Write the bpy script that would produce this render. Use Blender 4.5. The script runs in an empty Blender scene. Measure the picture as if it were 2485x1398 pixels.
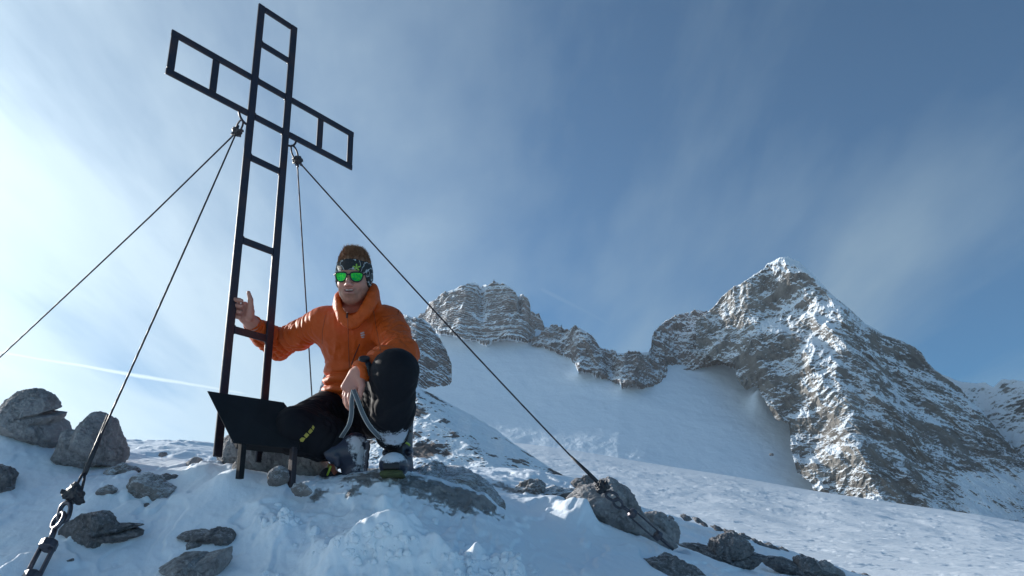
import bpy, math, random
import numpy as np
from mathutils import Matrix, Vector
from mathutils.bvhtree import BVHTree

SC = bpy.context.scene
COL = SC.collection
random.seed(7)
RS = np.random.RandomState(11)

# ------------------------------------------------------------------ camera
F_PX, CXP, CYP, PW, PH = 1950.0, 1242.5, 699.0, 2485.0, 1398.0
U_ = np.array([-0.034, 0.931, 0.364]); U_ /= np.linalg.norm(U_)          # world up seen in the camera frame
F_ = np.array([0, 0, 1.0]); F_ = F_ - (F_ @ U_) * U_; F_ /= np.linalg.norm(F_)
X_ = np.array([1.0, 0, 0]); X_ = X_ - (X_ @ U_) * U_; X_ -= (X_ @ F_) * F_; X_ /= np.linalg.norm(X_)
M = np.array([X_, F_, U_])                                                 # camera frame -> world

def W(px, py, zc):
    """world point at real distance zc (metres along the optical axis)."""
    px = np.asarray(px, float); py = np.asarray(py, float); zc = np.asarray(zc, float) + 0 * px
    v = np.stack([(px - CXP) * zc / F_PX, (CYP - py) * zc / F_PX, zc], -1)
    return v @ M.T

cam_d = bpy.data.cameras.new("camera")
cam = bpy.data.objects.new("camera", cam_d); COL.objects.link(cam)
cam_d.sensor_width = 36.0
cam_d.lens = 36.0 * F_PX / PW
cam_d.clip_start = 0.05
cam_d.clip_end = 30000
r_, u_, b_ = M @ [1, 0, 0], M @ [0, 1, 0], -(M @ [0, 0, 1])
cam.matrix_world = Matrix(((r_[0], u_[0], b_[0], 0), (r_[1], u_[1], b_[1], 0), (r_[2], u_[2], b_[2], 0), (0, 0, 0, 1)))
SC.camera = cam

# ------------------------------------------------------------------ light
SUN_AZ, SUN_EL = math.radians(-59), math.radians(21)                       # azimuth from the view axis, negative = left
SUNV = np.array([math.sin(SUN_AZ) * math.cos(SUN_EL), math.cos(SUN_AZ) * math.cos(SUN_EL), math.sin(SUN_EL)])
sun_d = bpy.data.lights.new("sun", 'SUN'); sun_d.energy = 5.0; sun_d.angle = math.radians(0.53); sun_d.color = (1.0, 0.95, 0.88)
sun = bpy.data.objects.new("sun", sun_d); COL.objects.link(sun)
sun.rotation_euler = Vector(SUNV).to_track_quat('Z', 'Y').to_euler()

world = bpy.data.worlds.new("World"); SC.world = world; world.use_nodes = True
wn, wl = world.node_tree.nodes, world.node_tree.links
wn.clear()
def N(nt, t, **k):
    n = nt.nodes.new(t)
    for a, b in k.items():
        if a.startswith('i_'):
            key = a[2:]; key = int(key) if key.isdigit() else key.replace('_', ' ')
            n.inputs[key].default_value = b
        else: setattr(n, a, b)
    return n
wt = world.node_tree
def L(a, b): a.id_data.links.new(a, b)
def mth(nt, op, a, b=None, c=None, clamp=False):
    n = nt.nodes.new('ShaderNodeMath'); n.operation = op; n.use_clamp = clamp
    for i, v in enumerate((a, b, c)):
        if v is None: continue
        if isinstance(v, (int, float)): n.inputs[i].default_value = v
        else: nt.links.new(v, n.inputs[i])
    return n.outputs[0]
def ramp(nt, fac, stops, interp='LINEAR'):
    n = nt.nodes.new('ShaderNodeValToRGB'); cr = n.color_ramp; cr.interpolation = interp
    while len(cr.elements) < len(stops): cr.elements.new(0.5)
    for e, (p, c) in zip(cr.elements, stops):
        e.position = p; e.color = (c, c, c, 1) if isinstance(c, (int, float)) else (*c, 1)
    nt.links.new(fac, n.inputs[0]); return n.outputs[0]
def mixc(nt, fac, a, b, mode='MIX'):
    n = nt.nodes.new('ShaderNodeMix'); n.data_type = 'RGBA'; n.blend_type = mode
    for i, v in ((0, fac), (6, a), (7, b)):
        if isinstance(v, (int, float)): n.inputs[i].default_value = v if i == 0 else (v, v, v, 1)
        elif isinstance(v, tuple): n.inputs[i].default_value = (*v, 1)
        else: nt.links.new(v, n.inputs[i])
    return n.outputs[2]

sky = N(wt, 'ShaderNodeTexSky', sky_type='NISHITA', sun_disc=False, sun_elevation=SUN_EL, sun_rotation=SUN_AZ,
        altitude=2800.0, air_density=1.0, dust_density=1.2, ozone_density=2.2)
tc = N(wt, 'ShaderNodeTexCoord')
# direction projected on a high cloud deck: x/z, y/z
sep = N(wt, 'ShaderNodeSeparateXYZ'); L(tc.outputs['Generated'], sep.inputs[0])
zz = mth(wt, 'ADD', mth(wt, 'MAXIMUM', sep.outputs[2], 0.0), 0.10)
cxs = mth(wt, 'DIVIDE', sep.outputs[0], zz); cys = mth(wt, 'DIVIDE', sep.outputs[1], zz)
comb = N(wt, 'ShaderNodeCombineXYZ'); L(cxs, comb.inputs[0]); L(cys, comb.inputs[1])
def deck(rot, scl, scale, detail, rough, dist, off=(0, 0, 0)):
    mp = N(wt, 'ShaderNodeMapping'); mp.inputs['Rotation'].default_value = (0, 0, rot); mp.inputs['Scale'].default_value = scl
    mp.inputs['Location'].default_value = off
    L(comb.outputs[0], mp.inputs[0])
    nz = N(wt, 'ShaderNodeTexNoise'); nz.inputs['Scale'].default_value = scale; nz.inputs['Detail'].default_value = detail
    nz.inputs['Roughness'].default_value = rough; nz.inputs['Distortion'].default_value = dist
    L(mp.outputs[0], nz.inputs[0]); return nz.outputs[0]
streak = deck(1.25, (1.0, 0.32, 1), 0.9, 7, 0.55, 0.35, (3.1, 0.4, 0))
broad = deck(0.3, (1, 0.6, 1), 0.42, 4, 0.5, 0.2, (1.3, 4.4, 0))
fine = deck(1.05, (1, 0.2, 1), 2.6, 6, 0.6, 0.4, (0, 2.0, 0))
dotn = N(wt, 'ShaderNodeVectorMath', operation='DOT_PRODUCT'); L(tc.outputs['Generated'], dotn.inputs[0]); dotn.inputs[1].default_value = tuple(SUNV)
sd = mth(wt, 'MAXIMUM', dotn.outputs['Value'], 0.0)
aur = mth(wt, 'POWER', sd, 4.0)                     # thin-cloud aureole round the low sun
aur2 = mth(wt, 'POWER', sd, 26.0)
cl = mth(wt, 'ADD', mth(wt, 'MULTIPLY', mth(wt, 'SUBTRACT', streak, .26), 1.5), mth(wt, 'ADD', mth(wt, 'MULTIPLY', broad, 0.8), mth(wt, 'MULTIPLY', fine, 0.26)))
hor = mth(wt, 'POWER', mth(wt, 'SUBTRACT', 1.0, mth(wt, 'MAXIMUM', sep.outputs[2], 0.0)), 5.0)
cl = mth(wt, 'ADD', mth(wt, 'ADD', cl, mth(wt, 'MULTIPLY', mth(wt, 'SUBTRACT', sd, .52), .26)), mth(wt, 'ADD', mth(wt, 'MULTIPLY', aur, 0.26), mth(wt, 'MULTIPLY', hor, .10)))
cov = ramp(wt, mth(wt, 'MULTIPLY', cl, .6), [(0.0, 0.0), (0.43, 0.02), (0.54, 0.30), (0.66, 0.68), (0.88, 0.95)], 'LINEAR')
# cloud radiance: brighter the closer to the sun (forward scattering)
cb = mth(wt, 'ADD', 4.6, mth(wt, 'ADD', mth(wt, 'MULTIPLY', aur, 8.5), mth(wt, 'MULTIPLY', aur2, 5.0)))
cbc = N(wt, 'ShaderNodeVectorMath', operation='SCALE'); L(mixc(wt, ramp(wt, aur, [(0.0, 0.0), (0.5, 1.0)]), (0.62, 0.84, 1.00), (0.80, 0.96, 1.04)), cbc.inputs[0]); L(cb, cbc.inputs['Scale'])
skyt = mixc(wt, 1.0, sky.outputs[0], (0.42, 0.82, 0.96), 'MULTIPLY')
def contrail(a, b, w, k):
    """a straight vapour trail: a thin great-circle band in the sky between two directions"""
    a, b = [M @ np.array([(p[0] - CXP) / F_PX, (CYP - p[1]) / F_PX, 1.0]) for p in (a, b)]
    a /= np.linalg.norm(a); b /= np.linalg.norm(b); n = np.cross(a, b); n /= np.linalg.norm(n); c = (a + b) / np.linalg.norm(a + b)
    d1 = N(wt, 'ShaderNodeVectorMath', operation='DOT_PRODUCT'); L(tc.outputs['Generated'], d1.inputs[0]); d1.inputs[1].default_value = tuple(n)
    d2 = N(wt, 'ShaderNodeVectorMath', operation='DOT_PRODUCT'); L(tc.outputs['Generated'], d2.inputs[0]); d2.inputs[1].default_value = tuple(c)
    off = mth(wt, 'ABSOLUTE', mth(wt, 'ADD', d1.outputs['Value'], mth(wt, 'MULTIPLY', mth(wt, 'SUBTRACT', fine, .5), w * 1.5)))
    ca = float(a @ c)
    return mth(wt, 'MULTIPLY', mth(wt, 'MULTIPLY', ramp(wt, mth(wt, 'DIVIDE', off, w), [(0.0, 1.0), (1.0, 0.0)], 'EASE'), ramp(wt, mth(wt, 'DIVIDE', mth(wt, 'SUBTRACT', d2.outputs['Value'], ca), 1 - ca), [(0.0, 0.0), (0.3, 1.0)])), k)
cov = mth(wt, 'MAXIMUM', cov, contrail((-120, 835), (640, 962), .0048, .95))
cov = mth(wt, 'MAXIMUM', cov, contrail((1290, 690), (1620, 860), .006, .18))
full = mixc(wt, cov, skyt, cbc.outputs[0])
bg = N(wt, 'ShaderNodeBackground'); L(full, bg.inputs[0]); bg.inputs[1].default_value = 0.084
wo = N(wt, 'ShaderNodeOutputWorld'); L(bg.outputs[0], wo.inputs[0])

SC.view_settings.view_transform = 'Standard'; SC.view_settings.look = 'None'
SC.view_settings.exposure = 0.50; SC.view_settings.gamma = 1.0
SC.render.engine = 'CYCLES'
SC.cycles.max_bounces = 5; SC.cycles.diffuse_bounces = 3; SC.cycles.glossy_bounces = 3
SC.cycles.use_denoising = True

# ------------------------------------------------------------------ helpers
def tag(o, label=None, cat=None, group=None, kind=None):
    if label: o['label'] = label
    if cat: o['category'] = cat
    if group: o['group'] = group
    if kind: o['kind'] = kind
    return o

def link(name, me, mat=None, parent=None):
    o = bpy.data.objects.new(name, me); COL.objects.link(o)
    if mat is not None: me.materials.append(mat)
    if parent is not None: o.parent = parent
    return o

def empty(name, loc=(0, 0, 0)):
    o = bpy.data.objects.new(name, None); COL.objects.link(o); o.location = tuple(float(v) for v in loc); o.empty_display_size = .1
    return o

def child(o, parent):
    """parent while keeping the mesh where it stands (parents are unrotated empties)."""
    o.parent = parent
    if parent.parent is None: off = Vector(parent.location)
    else: off = Vector((0, 0, 0))
    if parent.type == 'EMPTY': o.matrix_parent_inverse = Matrix.Translation(-off)
    return o

def mesh_np(name, V, Fq, smooth=True, attrs=None, cols=None):
    V = np.ascontiguousarray(V, dtype=np.float32); Fq = np.ascontiguousarray(Fq, dtype=np.int32)
    me = bpy.data.meshes.new(name)
    n, k = len(Fq), Fq.shape[1]
    me.vertices.add(len(V)); me.vertices.foreach_set('co', V.ravel())
    me.loops.add(n * k); me.loops.foreach_set('vertex_index', Fq.ravel())
    me.polygons.add(n)
    me.polygons.foreach_set('loop_start', np.arange(0, n * k, k, dtype=np.int32))
    me.polygons.foreach_set('loop_total', np.full(n, k, dtype=np.int32))
    me.update(calc_edges=True); me.validate()
    if smooth: me.polygons.foreach_set('use_smooth', np.ones(len(me.polygons), dtype=bool))
    for a, v in (attrs or {}).items():
        at = me.attributes.new(a, 'FLOAT', 'POINT'); at.data.foreach_set('value', np.ascontiguousarray(v, dtype=np.float32))
    for a, v in (cols or {}).items():
        at = me.attributes.new(a, 'FLOAT_COLOR', 'POINT')
        at.data.foreach_set('color', np.ascontiguousarray(np.c_[v, np.ones(len(v))], dtype=np.float32).ravel())
    me.update()
    return me

def grid_faces(nr, nc, wrap=False, flip=False):
    i = np.arange(nr - 1)[:, None]; j = np.arange(nc if wrap else nc - 1)[None, :]
    a = i * nc + j; b = i * nc + (j + 1) % nc; c = (i + 1) * nc + (j + 1) % nc; d = (i + 1) * nc + j
    f = np.stack([a, b, c, d], -1).reshape(-1, 4)
    return f[:, ::-1] if flip else f

def _hash(ix, iy, iz, seed):
    h = (ix.astype(np.uint32) * np.uint32(374761393) + iy.astype(np.uint32) * np.uint32(668265263)
         + iz.astype(np.uint32) * np.uint32(2246822519) + np.uint32((seed * 3266489917) & 0xffffffff))
    h ^= h >> np.uint32(15); h *= np.uint32(2654435761); h ^= h >> np.uint32(13); h *= np.uint32(1274126177); h ^= h >> np.uint32(16)
    return h.astype(np.float32) * np.float32(2.0 / 4294967295.0) - np.float32(1.0)

def vnoise(P, seed=0, sharp=False):
    P = np.asarray(P, dtype=np.float64)
    f0 = np.floor(P); t = (P - f0).astype(np.float32); I = f0.astype(np.int64)
    if not sharp: t = t * t * t * (t * (t * 6 - 15) + 10)
    x, y, z = I[..., 0], I[..., 1], I[..., 2]
    tx, ty, tz = t[..., 0], t[..., 1], t[..., 2]
    r = 0
    for dx in (0, 1):
        wx = tx if dx else 1 - tx
        for dy in (0, 1):
            wy = ty if dy else 1 - ty
            for dz in (0, 1):
                wz = tz if dz else 1 - tz
                r = r + _hash(x + dx, y + dy, z + dz, seed) * (wx * wy * wz)
    return r

ROT = np.array([[0.36, 0.48, -0.8], [-0.8, 0.6, 0.0], [0.48, 0.64, 0.6]])
def fbm(P, oc=5, seed=0, rough=0.5, ridged=False, sharp=False):
    P = np.asarray(P, dtype=np.float64); a = 1.0; s = 0; tot = 0
    for o in range(oc):
        n = vnoise(P, seed + o * 17, sharp)
        if ridged: n = 1 - 2 * np.abs(n) ** 0.8
        s = s + a * n; tot += a; a *= rough; P = P @ ROT.T * 2.03 + 5.3
    return s / tot

def sst(a, b, x):
    t = np.clip((x - a) / (b - a), 0, 1); return t * t * (3 - 2 * t)

# ------------------------------------------------------------------ materials
def mat_new(name):
    m = bpy.data.materials.new(name); m.use_nodes = True; nt = m.node_tree
    return m, nt, nt.nodes['Principled BSDF']

def m_plain(name, col, rough=0.6, metal=0.0, var=0.15, scale=20.0, bump=0.0, bscale=60.0, bdist=0.002, spec=0.5, coords='Object'):
    m, nt, b = mat_new(name)
    t = N(nt, 'ShaderNodeTexCoord')
    nz = N(nt, 'ShaderNodeTexNoise', i_Scale=scale, i_Detail=5.0, i_Roughness=0.6); L(t.outputs[coords], nz.inputs[0])
    f = ramp(nt, nz.outputs[0], [(0.3, 0.0), (0.7, 1.0)])
    c1 = tuple(c * (1 - var) for c in col); c2 = tuple(min(1, c * (1 + var)) for c in col)
    L(mixc(nt, f, c1, c2), b.inputs['Base Color'])
    b.inputs['Roughness'].default_value = rough; b.inputs['Metallic'].default_value = metal
    b.inputs['Specular IOR Level'].default_value = spec
    if bump:
        n2 = N(nt, 'ShaderNodeTexNoise', i_Scale=bscale, i_Detail=4.0); L(t.outputs[coords], n2.inputs[0])
        bp = N(nt, 'ShaderNodeBump', i_Strength=bump, i_Distance=bdist); L(n2.outputs[0], bp.inputs['Height']); L(bp.outputs[0], b.inputs['Normal'])
    return m

SNOW = (0.82, 0.885, 0.95)
def snow_nodes(nt, b, coord, bumps):
    """bumps: list of (scale, distance, strength, stretch)"""
    nrm = None
    for sc, dist, st, stretch in bumps:
        mp = N(nt, 'ShaderNodeMapping'); mp.inputs['Scale'].default_value = stretch; L(coord, mp.inputs[0])
        nz = N(nt, 'ShaderNodeTexNoise', i_Scale=sc, i_Detail=6.0, i_Roughness=0.6); L(mp.outputs[0], nz.inputs[0])
        bp = N(nt, 'ShaderNodeBump', i_Strength=st, i_Distance=dist); L(nz.outputs[0], bp.inputs['Height'])
        if nrm is not None: L(nrm, bp.inputs['Normal'])
        nrm = bp.outputs[0]
    return nrm

def m_snow_ground():
    m, nt, b = mat_new('wind_packed_snow')
    g = N(nt, 'ShaderNodeNewGeometry').outputs['Position']
    nrm = snow_nodes(nt, b, g, [(11, 0.008, 0.4, (1, 1, 1)), (70, 0.003, 0.5, (1, 1, 1)), (330, 0.0018, 0.8, (1, 1, 1))])
    L(nrm, b.inputs['Normal'])
    nz = N(nt, 'ShaderNodeTexNoise', i_Scale=3.0, i_Detail=5.0); L(g, nz.inputs[0])
    c = mixc(nt, ramp(nt, nz.outputs[0], [(0.3, 0.0), (0.7, 1.0)]), (0.78, 0.86, 0.95), (0.86, 0.92, 0.97))
    at = N(nt, 'ShaderNodeAttribute', attribute_name='rock')
    n2 = N(nt, 'ShaderNodeTexNoise', i_Scale=28.0, i_Detail=8.0, i_Roughness=0.7); L(g, n2.inputs[0])
    k = mth(nt, 'ADD', at.outputs['Fac'], mth(nt, 'MULTIPLY', mth(nt, 'SUBTRACT', n2.outputs[0], 0.5), 1.1))
    k = ramp(nt, k, [(0.42, 0.0), (0.6, 1.0)])
    n3 = N(nt, 'ShaderNodeTexNoise', i_Scale=14.0, i_Detail=7.0, i_Roughness=0.65); L(g, n3.inputs[0])
    rc = mixc(nt, n3.outputs[0], (0.16, 0.155, 0.16), (0.52, 0.50, 0.49))
    L(mixc(nt, k, c, rc), b.inputs['Base Color'])
    n4 = N(nt, 'ShaderNodeTexNoise', i_Scale=45.0, i_Detail=8.0, i_Roughness=0.75); L(g, n4.inputs[0])
    rb = N(nt, 'ShaderNodeBump', i_Strength=1.0, i_Distance=.022); L(mth(nt, 'MULTIPLY', mth(nt, 'ADD', n3.outputs[0], mth(nt, 'MULTIPLY', n4.outputs[0], .6)), k), rb.inputs['Height']); L(nrm, rb.inputs['Normal']); L(rb.outputs[0], b.inputs['Normal'])
    b.inputs['Roughness'].default_value = 0.6
    b.inputs['Specular IOR Level'].default_value = 0.35
    return m

def m_rock(name, c1, c2, c3, dust=0.5, scale=6.0, bd=0.012):
    """limestone with veins, cracks and wind-blown snow caught on upward faces"""
    m, nt, b = mat_new(name)
    g = N(nt, 'ShaderNodeNewGeometry'); P = g.outputs['Position']
    n1 = N(nt, 'ShaderNodeTexNoise', i_Scale=scale, i_Detail=9.0, i_Roughness=0.65, i_Distortion=0.6); L(P, n1.inputs[0])
    n2 = N(nt, 'ShaderNodeTexNoise', i_Scale=scale * 7, i_Detail=8.0, i_Roughness=0.7); L(P, n2.inputs[0])
    vo = N(nt, 'ShaderNodeTexVoronoi', feature='DISTANCE_TO_EDGE', i_Scale=scale * 1.8)
    mpw = mixc(nt, 0.25, P, n1.outputs[1]); L(mpw, vo.inputs[0])
    base = mixc(nt, ramp(nt, n1.outputs[0], [(0.32, 0.0), (0.66, 1.0)]), c1, c2)
    base = mixc(nt, ramp(nt, n2.outputs[0], [(0.45, 0.0), (0.75, 0.8)]), base, c3)
    crack = ramp(nt, vo.outputs[0], [(0.0, 1.0), (0.035, 0.0)])
    base = mixc(nt, mth(nt, 'MULTIPLY', crack, 0.22), base, tuple(c * 0.35 for c in c1))
    h = mth(nt, 'ADD', mth(nt, 'MULTIPLY', n1.outputs[0], 1.2), mth(nt, 'ADD', mth(nt, 'MULTIPLY', n2.outputs[0], 0.65), mth(nt, 'MULTIPLY', crack, -0.12)))
    bp = N(nt, 'ShaderNodeBump', i_Strength=0.9, i_Distance=bd); L(h, bp.inputs['Height'])
    L(bp.outputs[0], b.inputs['Normal'])
    sp = N(nt, 'ShaderNodeSeparateXYZ'); L(bp.outputs[0], sp.inputs[0])
    k = mth(nt, 'ADD', sp.outputs[2], mth(nt, 'MULTIPLY', mth(nt, 'SUBTRACT', n2.outputs[0], 0.5), 1.4))
    k = ramp(nt, k, [(1.25 - dust, 0.0), (1.4 - dust, 1.0)])
    L(mixc(nt, k, base, SNOW), b.inputs['Base Color'])
    b.inputs['Roughness'].default_value = 0.9; b.inputs['Specular IOR Level'].default_value = 0.2
    return m

def m_mountain(name, c1, c2, c3, sc, thr=0.62, soft=0.12, bd=2.0, strata=0.0, st=(.22, 2.0), sp_=.95):
    """far rock wall: bare limestone bands, snow where the ledges face up. 'snow' attribute = how much snow lies there"""
    m, nt, b = mat_new(name)
    g = N(nt, 'ShaderNodeNewGeometry'); P = g.outputs['Position']
    n1 = N(nt, 'ShaderNodeTexNoise', i_Scale=sc * 0.35, i_Detail=8.0, i_Roughness=0.6); L(P, n1.inputs[0])
    n2 = N(nt, 'ShaderNodeTexNoise', i_Scale=sc * 2.2, i_Detail=9.0, i_Roughness=0.72); L(P, n2.inputs[0])
    sq = N(nt, 'ShaderNodeSeparateXYZ'); L(P, sq.inputs[0]); ab = N(nt, 'ShaderNodeAttribute', attribute_name='bed')
    mp = N(nt, 'ShaderNodeCombineXYZ'); L(mth(nt, 'MULTIPLY', sq.outputs[0], st[0]), mp.inputs[0]); L(mth(nt, 'MULTIPLY', sq.outputs[1], st[0]), mp.inputs[1]); L(mth(nt, 'MULTIPLY', ab.outputs['Fac'], st[1]), mp.inputs[2])
    n3 = N(nt, 'ShaderNodeTexNoise', i_Scale=sc * 1.3, i_Detail=7.0, i_Roughness=0.65, i_Distortion=0.5); L(mp.outputs[0], n3.inputs[0])
    base = mixc(nt, ramp(nt, n1.outputs[0], [(0.35, 0.0), (0.65, 1.0)]), c1, c2)
    base = mixc(nt, ramp(nt, n3.outputs[0], [(0.42, 0.0), (0.7, 0.85)]), base, c3)
    h = mth(nt, 'ADD', mth(nt, 'MULTIPLY', n3.outputs[0], 1.0 + strata), mth(nt, 'MULTIPLY', n2.outputs[0], 0.8))
    bp = N(nt, 'ShaderNodeBump', i_Strength=1.0, i_Distance=bd); L(h, bp.inputs['Height'])
    sp = N(nt, 'ShaderNodeSeparateXYZ'); L(bp.outputs[0], sp.inputs[0])
    at = N(nt, 'ShaderNodeAttribute', attribute_name='snow')
    sg = N(nt, 'ShaderNodeSeparateXYZ'); L(g.outputs['Normal'], sg.inputs[0])
    k = mth(nt, 'ADD', mth(nt, 'MULTIPLY', sp.outputs[2], 0.35), mth(nt, 'ADD', at.outputs['Fac'], mth(nt, 'MULTIPLY', mth(nt, 'SUBTRACT', n2.outputs[0], 0.5), sp_)))
    k = mth(nt, 'ADD', k, mth(nt, 'ADD', mth(nt, 'MULTIPLY', sg.outputs[2], .55), mth(nt, 'MULTIPLY', mth(nt, 'SUBTRACT', n3.outputs[0], .5), -(.20 + strata))))
    k = ramp(nt, k, [(thr, 0.0), (thr + soft, 1.0)])
    L(mixc(nt, k, base, SNOW), b.inputs['Base Color'])
    L(bp.outputs[0], b.inputs['Normal'])
    b.inputs['Roughness'].default_value = 0.9; b.inputs['Specular IOR Level'].default_value = 0.1
    return m

def m_farsnow(name, bumps, col=SNOW, rough=0.55, spec=0.3):
    m, nt, b = mat_new(name)
    g = N(nt, 'ShaderNodeNewGeometry').outputs['Position']
    L(snow_nodes(nt, b, g, bumps), b.inputs['Normal'])
    b.inputs['Base Color'].default_value = (*col, 1); b.inputs['Roughness'].default_value = rough
    b.inputs['Specular IOR Level'].default_value = spec
    return m
#@@NEXT
# ------------------------------------------------------------------ terrain: near ground as one polar sheet round the camera
GP = [(-500,1300,2.6),(-500,1500,2.1),(-200,1398,2.25),(0,1398,2.3),(200,1398,2.35),(450,1398,2.4),(750,1398,2.35),(1000,1398,2.3),
 (1250,1398,2.4),(1500,1398,2.75),(1720,1398,3.1),(2000,1415,4.2),(2300,1450,6),(2600,1480,7),
 (0,1280,2.6),(0,1180,2.85),(-200,1150,3.0),(0,1045,3.2),(-250,1020,3.3),(90,1065,3.25),(200,1135,3.1),(300,1135,3.15),
 (200,1260,2.65),(400,1260,2.7),(400,1180,2.95),(520,1120,3.05),(600,1155,2.9),(600,1250,2.72),(700,1172,2.85),(700,1250,2.72),
 (850,1172,2.88),(650,1160,3.25),(620,1157,3.05),(560,1128,3.15),(720,1168,3.1),(800,1176,3.2),(760,1158,3.7),(600,1150,3.6),(945,1160,2.88),(800,1182,2.9),(1000,1162,2.92),(1150,1185,2.95),(1230,1250,3.05),(950,1250,2.7),(1100,1260,2.75),
 (1000,1320,2.5),(1250,1300,2.8),(860,1190,3.3),(1000,1172,3.3),(1000,1150,3.9),(1000,1130,4.8),(1130,1136,5.2),(1250,1134,5.6),(1380,1160,5.6),
 (1470,1188,5.6),(1100,1210,8),(1300,1240,8),(400,1112,3.6),(400,1102,4.2),(350,1068,6),(450,1068,6.2),(510,1075,6),(300,1068,6),
 (150,1085,6),(0,1100,6),(-300,1130,6),(0,1062,3.9),(-250,1060,4.1),(120,1090,3.9),(-400,1200,3.0),(400,1160,9),(0,1160,9),(750,1135,4.2),(700,1110,6),(850,1130,5),(700,1160,9),
 (1300,1238,3.4),(1400,1248,3.4),(1450,1266,3.4),(1500,1282,3.42),(1600,1322,3.5),(1300,1200,4.0),(1400,1195,4.5),
 (1600,1268,5.5),(1700,1278,6.2),(1850,1318,6.8),(2000,1368,7.2),(2080,1398,7.5),(2300,1450,8),(1650,1332,4.2),(1850,1362,4.6),(2050,1402,5.0),
 (1700,1340,10),(2000,1440,10),(2300,1490,12),(1600,1395,3.0),(1800,1388,3.8),(1750,1310,5.4),(1900,1350,5.8)]
gp = np.array([W(a, b, c) for a, b, c in GP])
extra = []
for az in np.radians(np.arange(-180, 181, 30)):
    fr = math.cos(az)                                    # 1 ahead, -1 behind: the slope falls behind the camera
    for r, zf, zb in ((0.5, -1.0, -1.45), (1.3, -0.50, -1.9), (30, -5.0, -14), (300, -70, -80), (4000, -500, -520)):
        k = (fr + 1) / 2
        extra.append((r * math.sin(az), r * math.cos(az), zb + (zf - zb) * k))
for az in (-180, -130, -90, 90, 130, 180):
    k = (math.cos(math.radians(az)) + 1) / 2
    for r in (3.0, 7.0): extra.append((r * math.sin(math.radians(az)), r * math.cos(math.radians(az)), -1.3 - 0.45 * r * (1 - k) + (0.6 if r > 5 else .5) * k))
gp = np.vstack([gp, np.array(extra)])
def tps_coord(x, y):
    r = np.hypot(x, y); return np.stack([np.arctan2(x, y) * 1.6, np.log(r)], -1)
gc = tps_coord(gp[:, 0], gp[:, 1]); ge = gp[:, 2] / np.hypot(gp[:, 0], gp[:, 1])
def tk(d2): return 0.5 * d2 * np.log(d2 + 1e-12)
n_ = len(gc)
K = tk(((gc[:, None] - gc[None]) ** 2).sum(-1)) + np.eye(n_) * 2e-3
Pm = np.c_[np.ones(n_), gc]
A = np.block([[K, Pm], [Pm.T, np.zeros((3, 3))]])
TW = np.linalg.solve(A, np.r_[ge, 0, 0, 0])
def base_h(x, y):
    x = np.asarray(x, float); y = np.asarray(y, float); sh = x.shape; x = x.ravel(); y = y.ravel(); out = np.empty(len(x))
    for i in range(0, len(x), 60000):
        c = tps_coord(x[i:i + 60000], y[i:i + 60000])
        d2 = ((c[:, None] - gc[None]) ** 2).sum(-1)
        e = tk(d2) @ TW[:n_] + TW[n_] + c @ TW[n_ + 1:]
        out[i:i + 60000] = e * np.hypot(x[i:i + 60000], y[i:i + 60000])
    return out.reshape(sh)

# bumps placed on the slope: (px, py, zc, radius, height)
BUMPS = [(950,1300,2.42,.10,.050),(880,1330,2.38,.10,.035),(1010,1330,2.40,.09,.040),(830,1345,2.36,.08,.02),(1080,1385,2.35,.07,.035),
 (1150,1370,2.42,.05,.03),(1220,1365,2.45,.06,.035),(1245,1390,2.40,.06,.03),(1000,1310,2.45,.04,.02),(930,1290,2.5,.035,.022),
 (790,1300,2.45,.05,.016),(700,1260,2.6,.09,.03),(640,1235,2.7,.08,.02),(560,1190,2.85,.08,.025),(480,1150,3.0,.07,.02),
 (1400,1225,3.35,.10,.05),(1340,1215,3.5,.14,.03),(300,1215,2.9,.2,.02),(60,1330,2.4,.15,.015),(930,1240,2.72,.03,.025)]
def region(x, y, px, py, zc, r):
    c = W(px, py, zc); return np.exp(-((x - c[0]) ** 2 + (y - c[1]) ** 2) / r ** 2)
ROCKY = [(880,1205,2.85,.07,.42),(980,1175,2.9,.12,.38),(1100,1185,2.9,.14,.5),(770,1225,2.78,.035,.5),(1170,1200,2.95,.1,.5),(855,1235,2.75,.03,.5),
 (800,1160,2.95,.15,.35),(1320,1205,3.9,.25,.30),(1250,1210,3.9,.15,.4),(360,1190,2.95,.07,.3),(260,1190,2.95,.06,.25),(1250,1150,4.5,.3,.1)]
azd = np.concatenate([np.linspace(-180, -44, 60, endpoint=False), np.linspace(-44, 44, 1060, endpoint=False), np.linspace(44, 180, 60, endpoint=False)])
lr = np.concatenate([np.linspace(math.log(.35), math.log(1.8), 14, endpoint=False), np.linspace(math.log(1.8), math.log(3.9), 330, endpoint=False),
                     np.linspace(math.log(3.9), math.log(9.5), 150, endpoint=False), np.linspace(math.log(9.5), math.log(6000), 50)])
R_, A_ = np.meshgrid(np.exp(lr), np.radians(azd), indexing='ij')
gx, gy = R_ * np.sin(A_), R_ * np.cos(A_)
gz = base_h(gx, gy)
P3 = np.stack([gx, gy, gz], -1)
near = sst(30, 8, R_)
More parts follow.
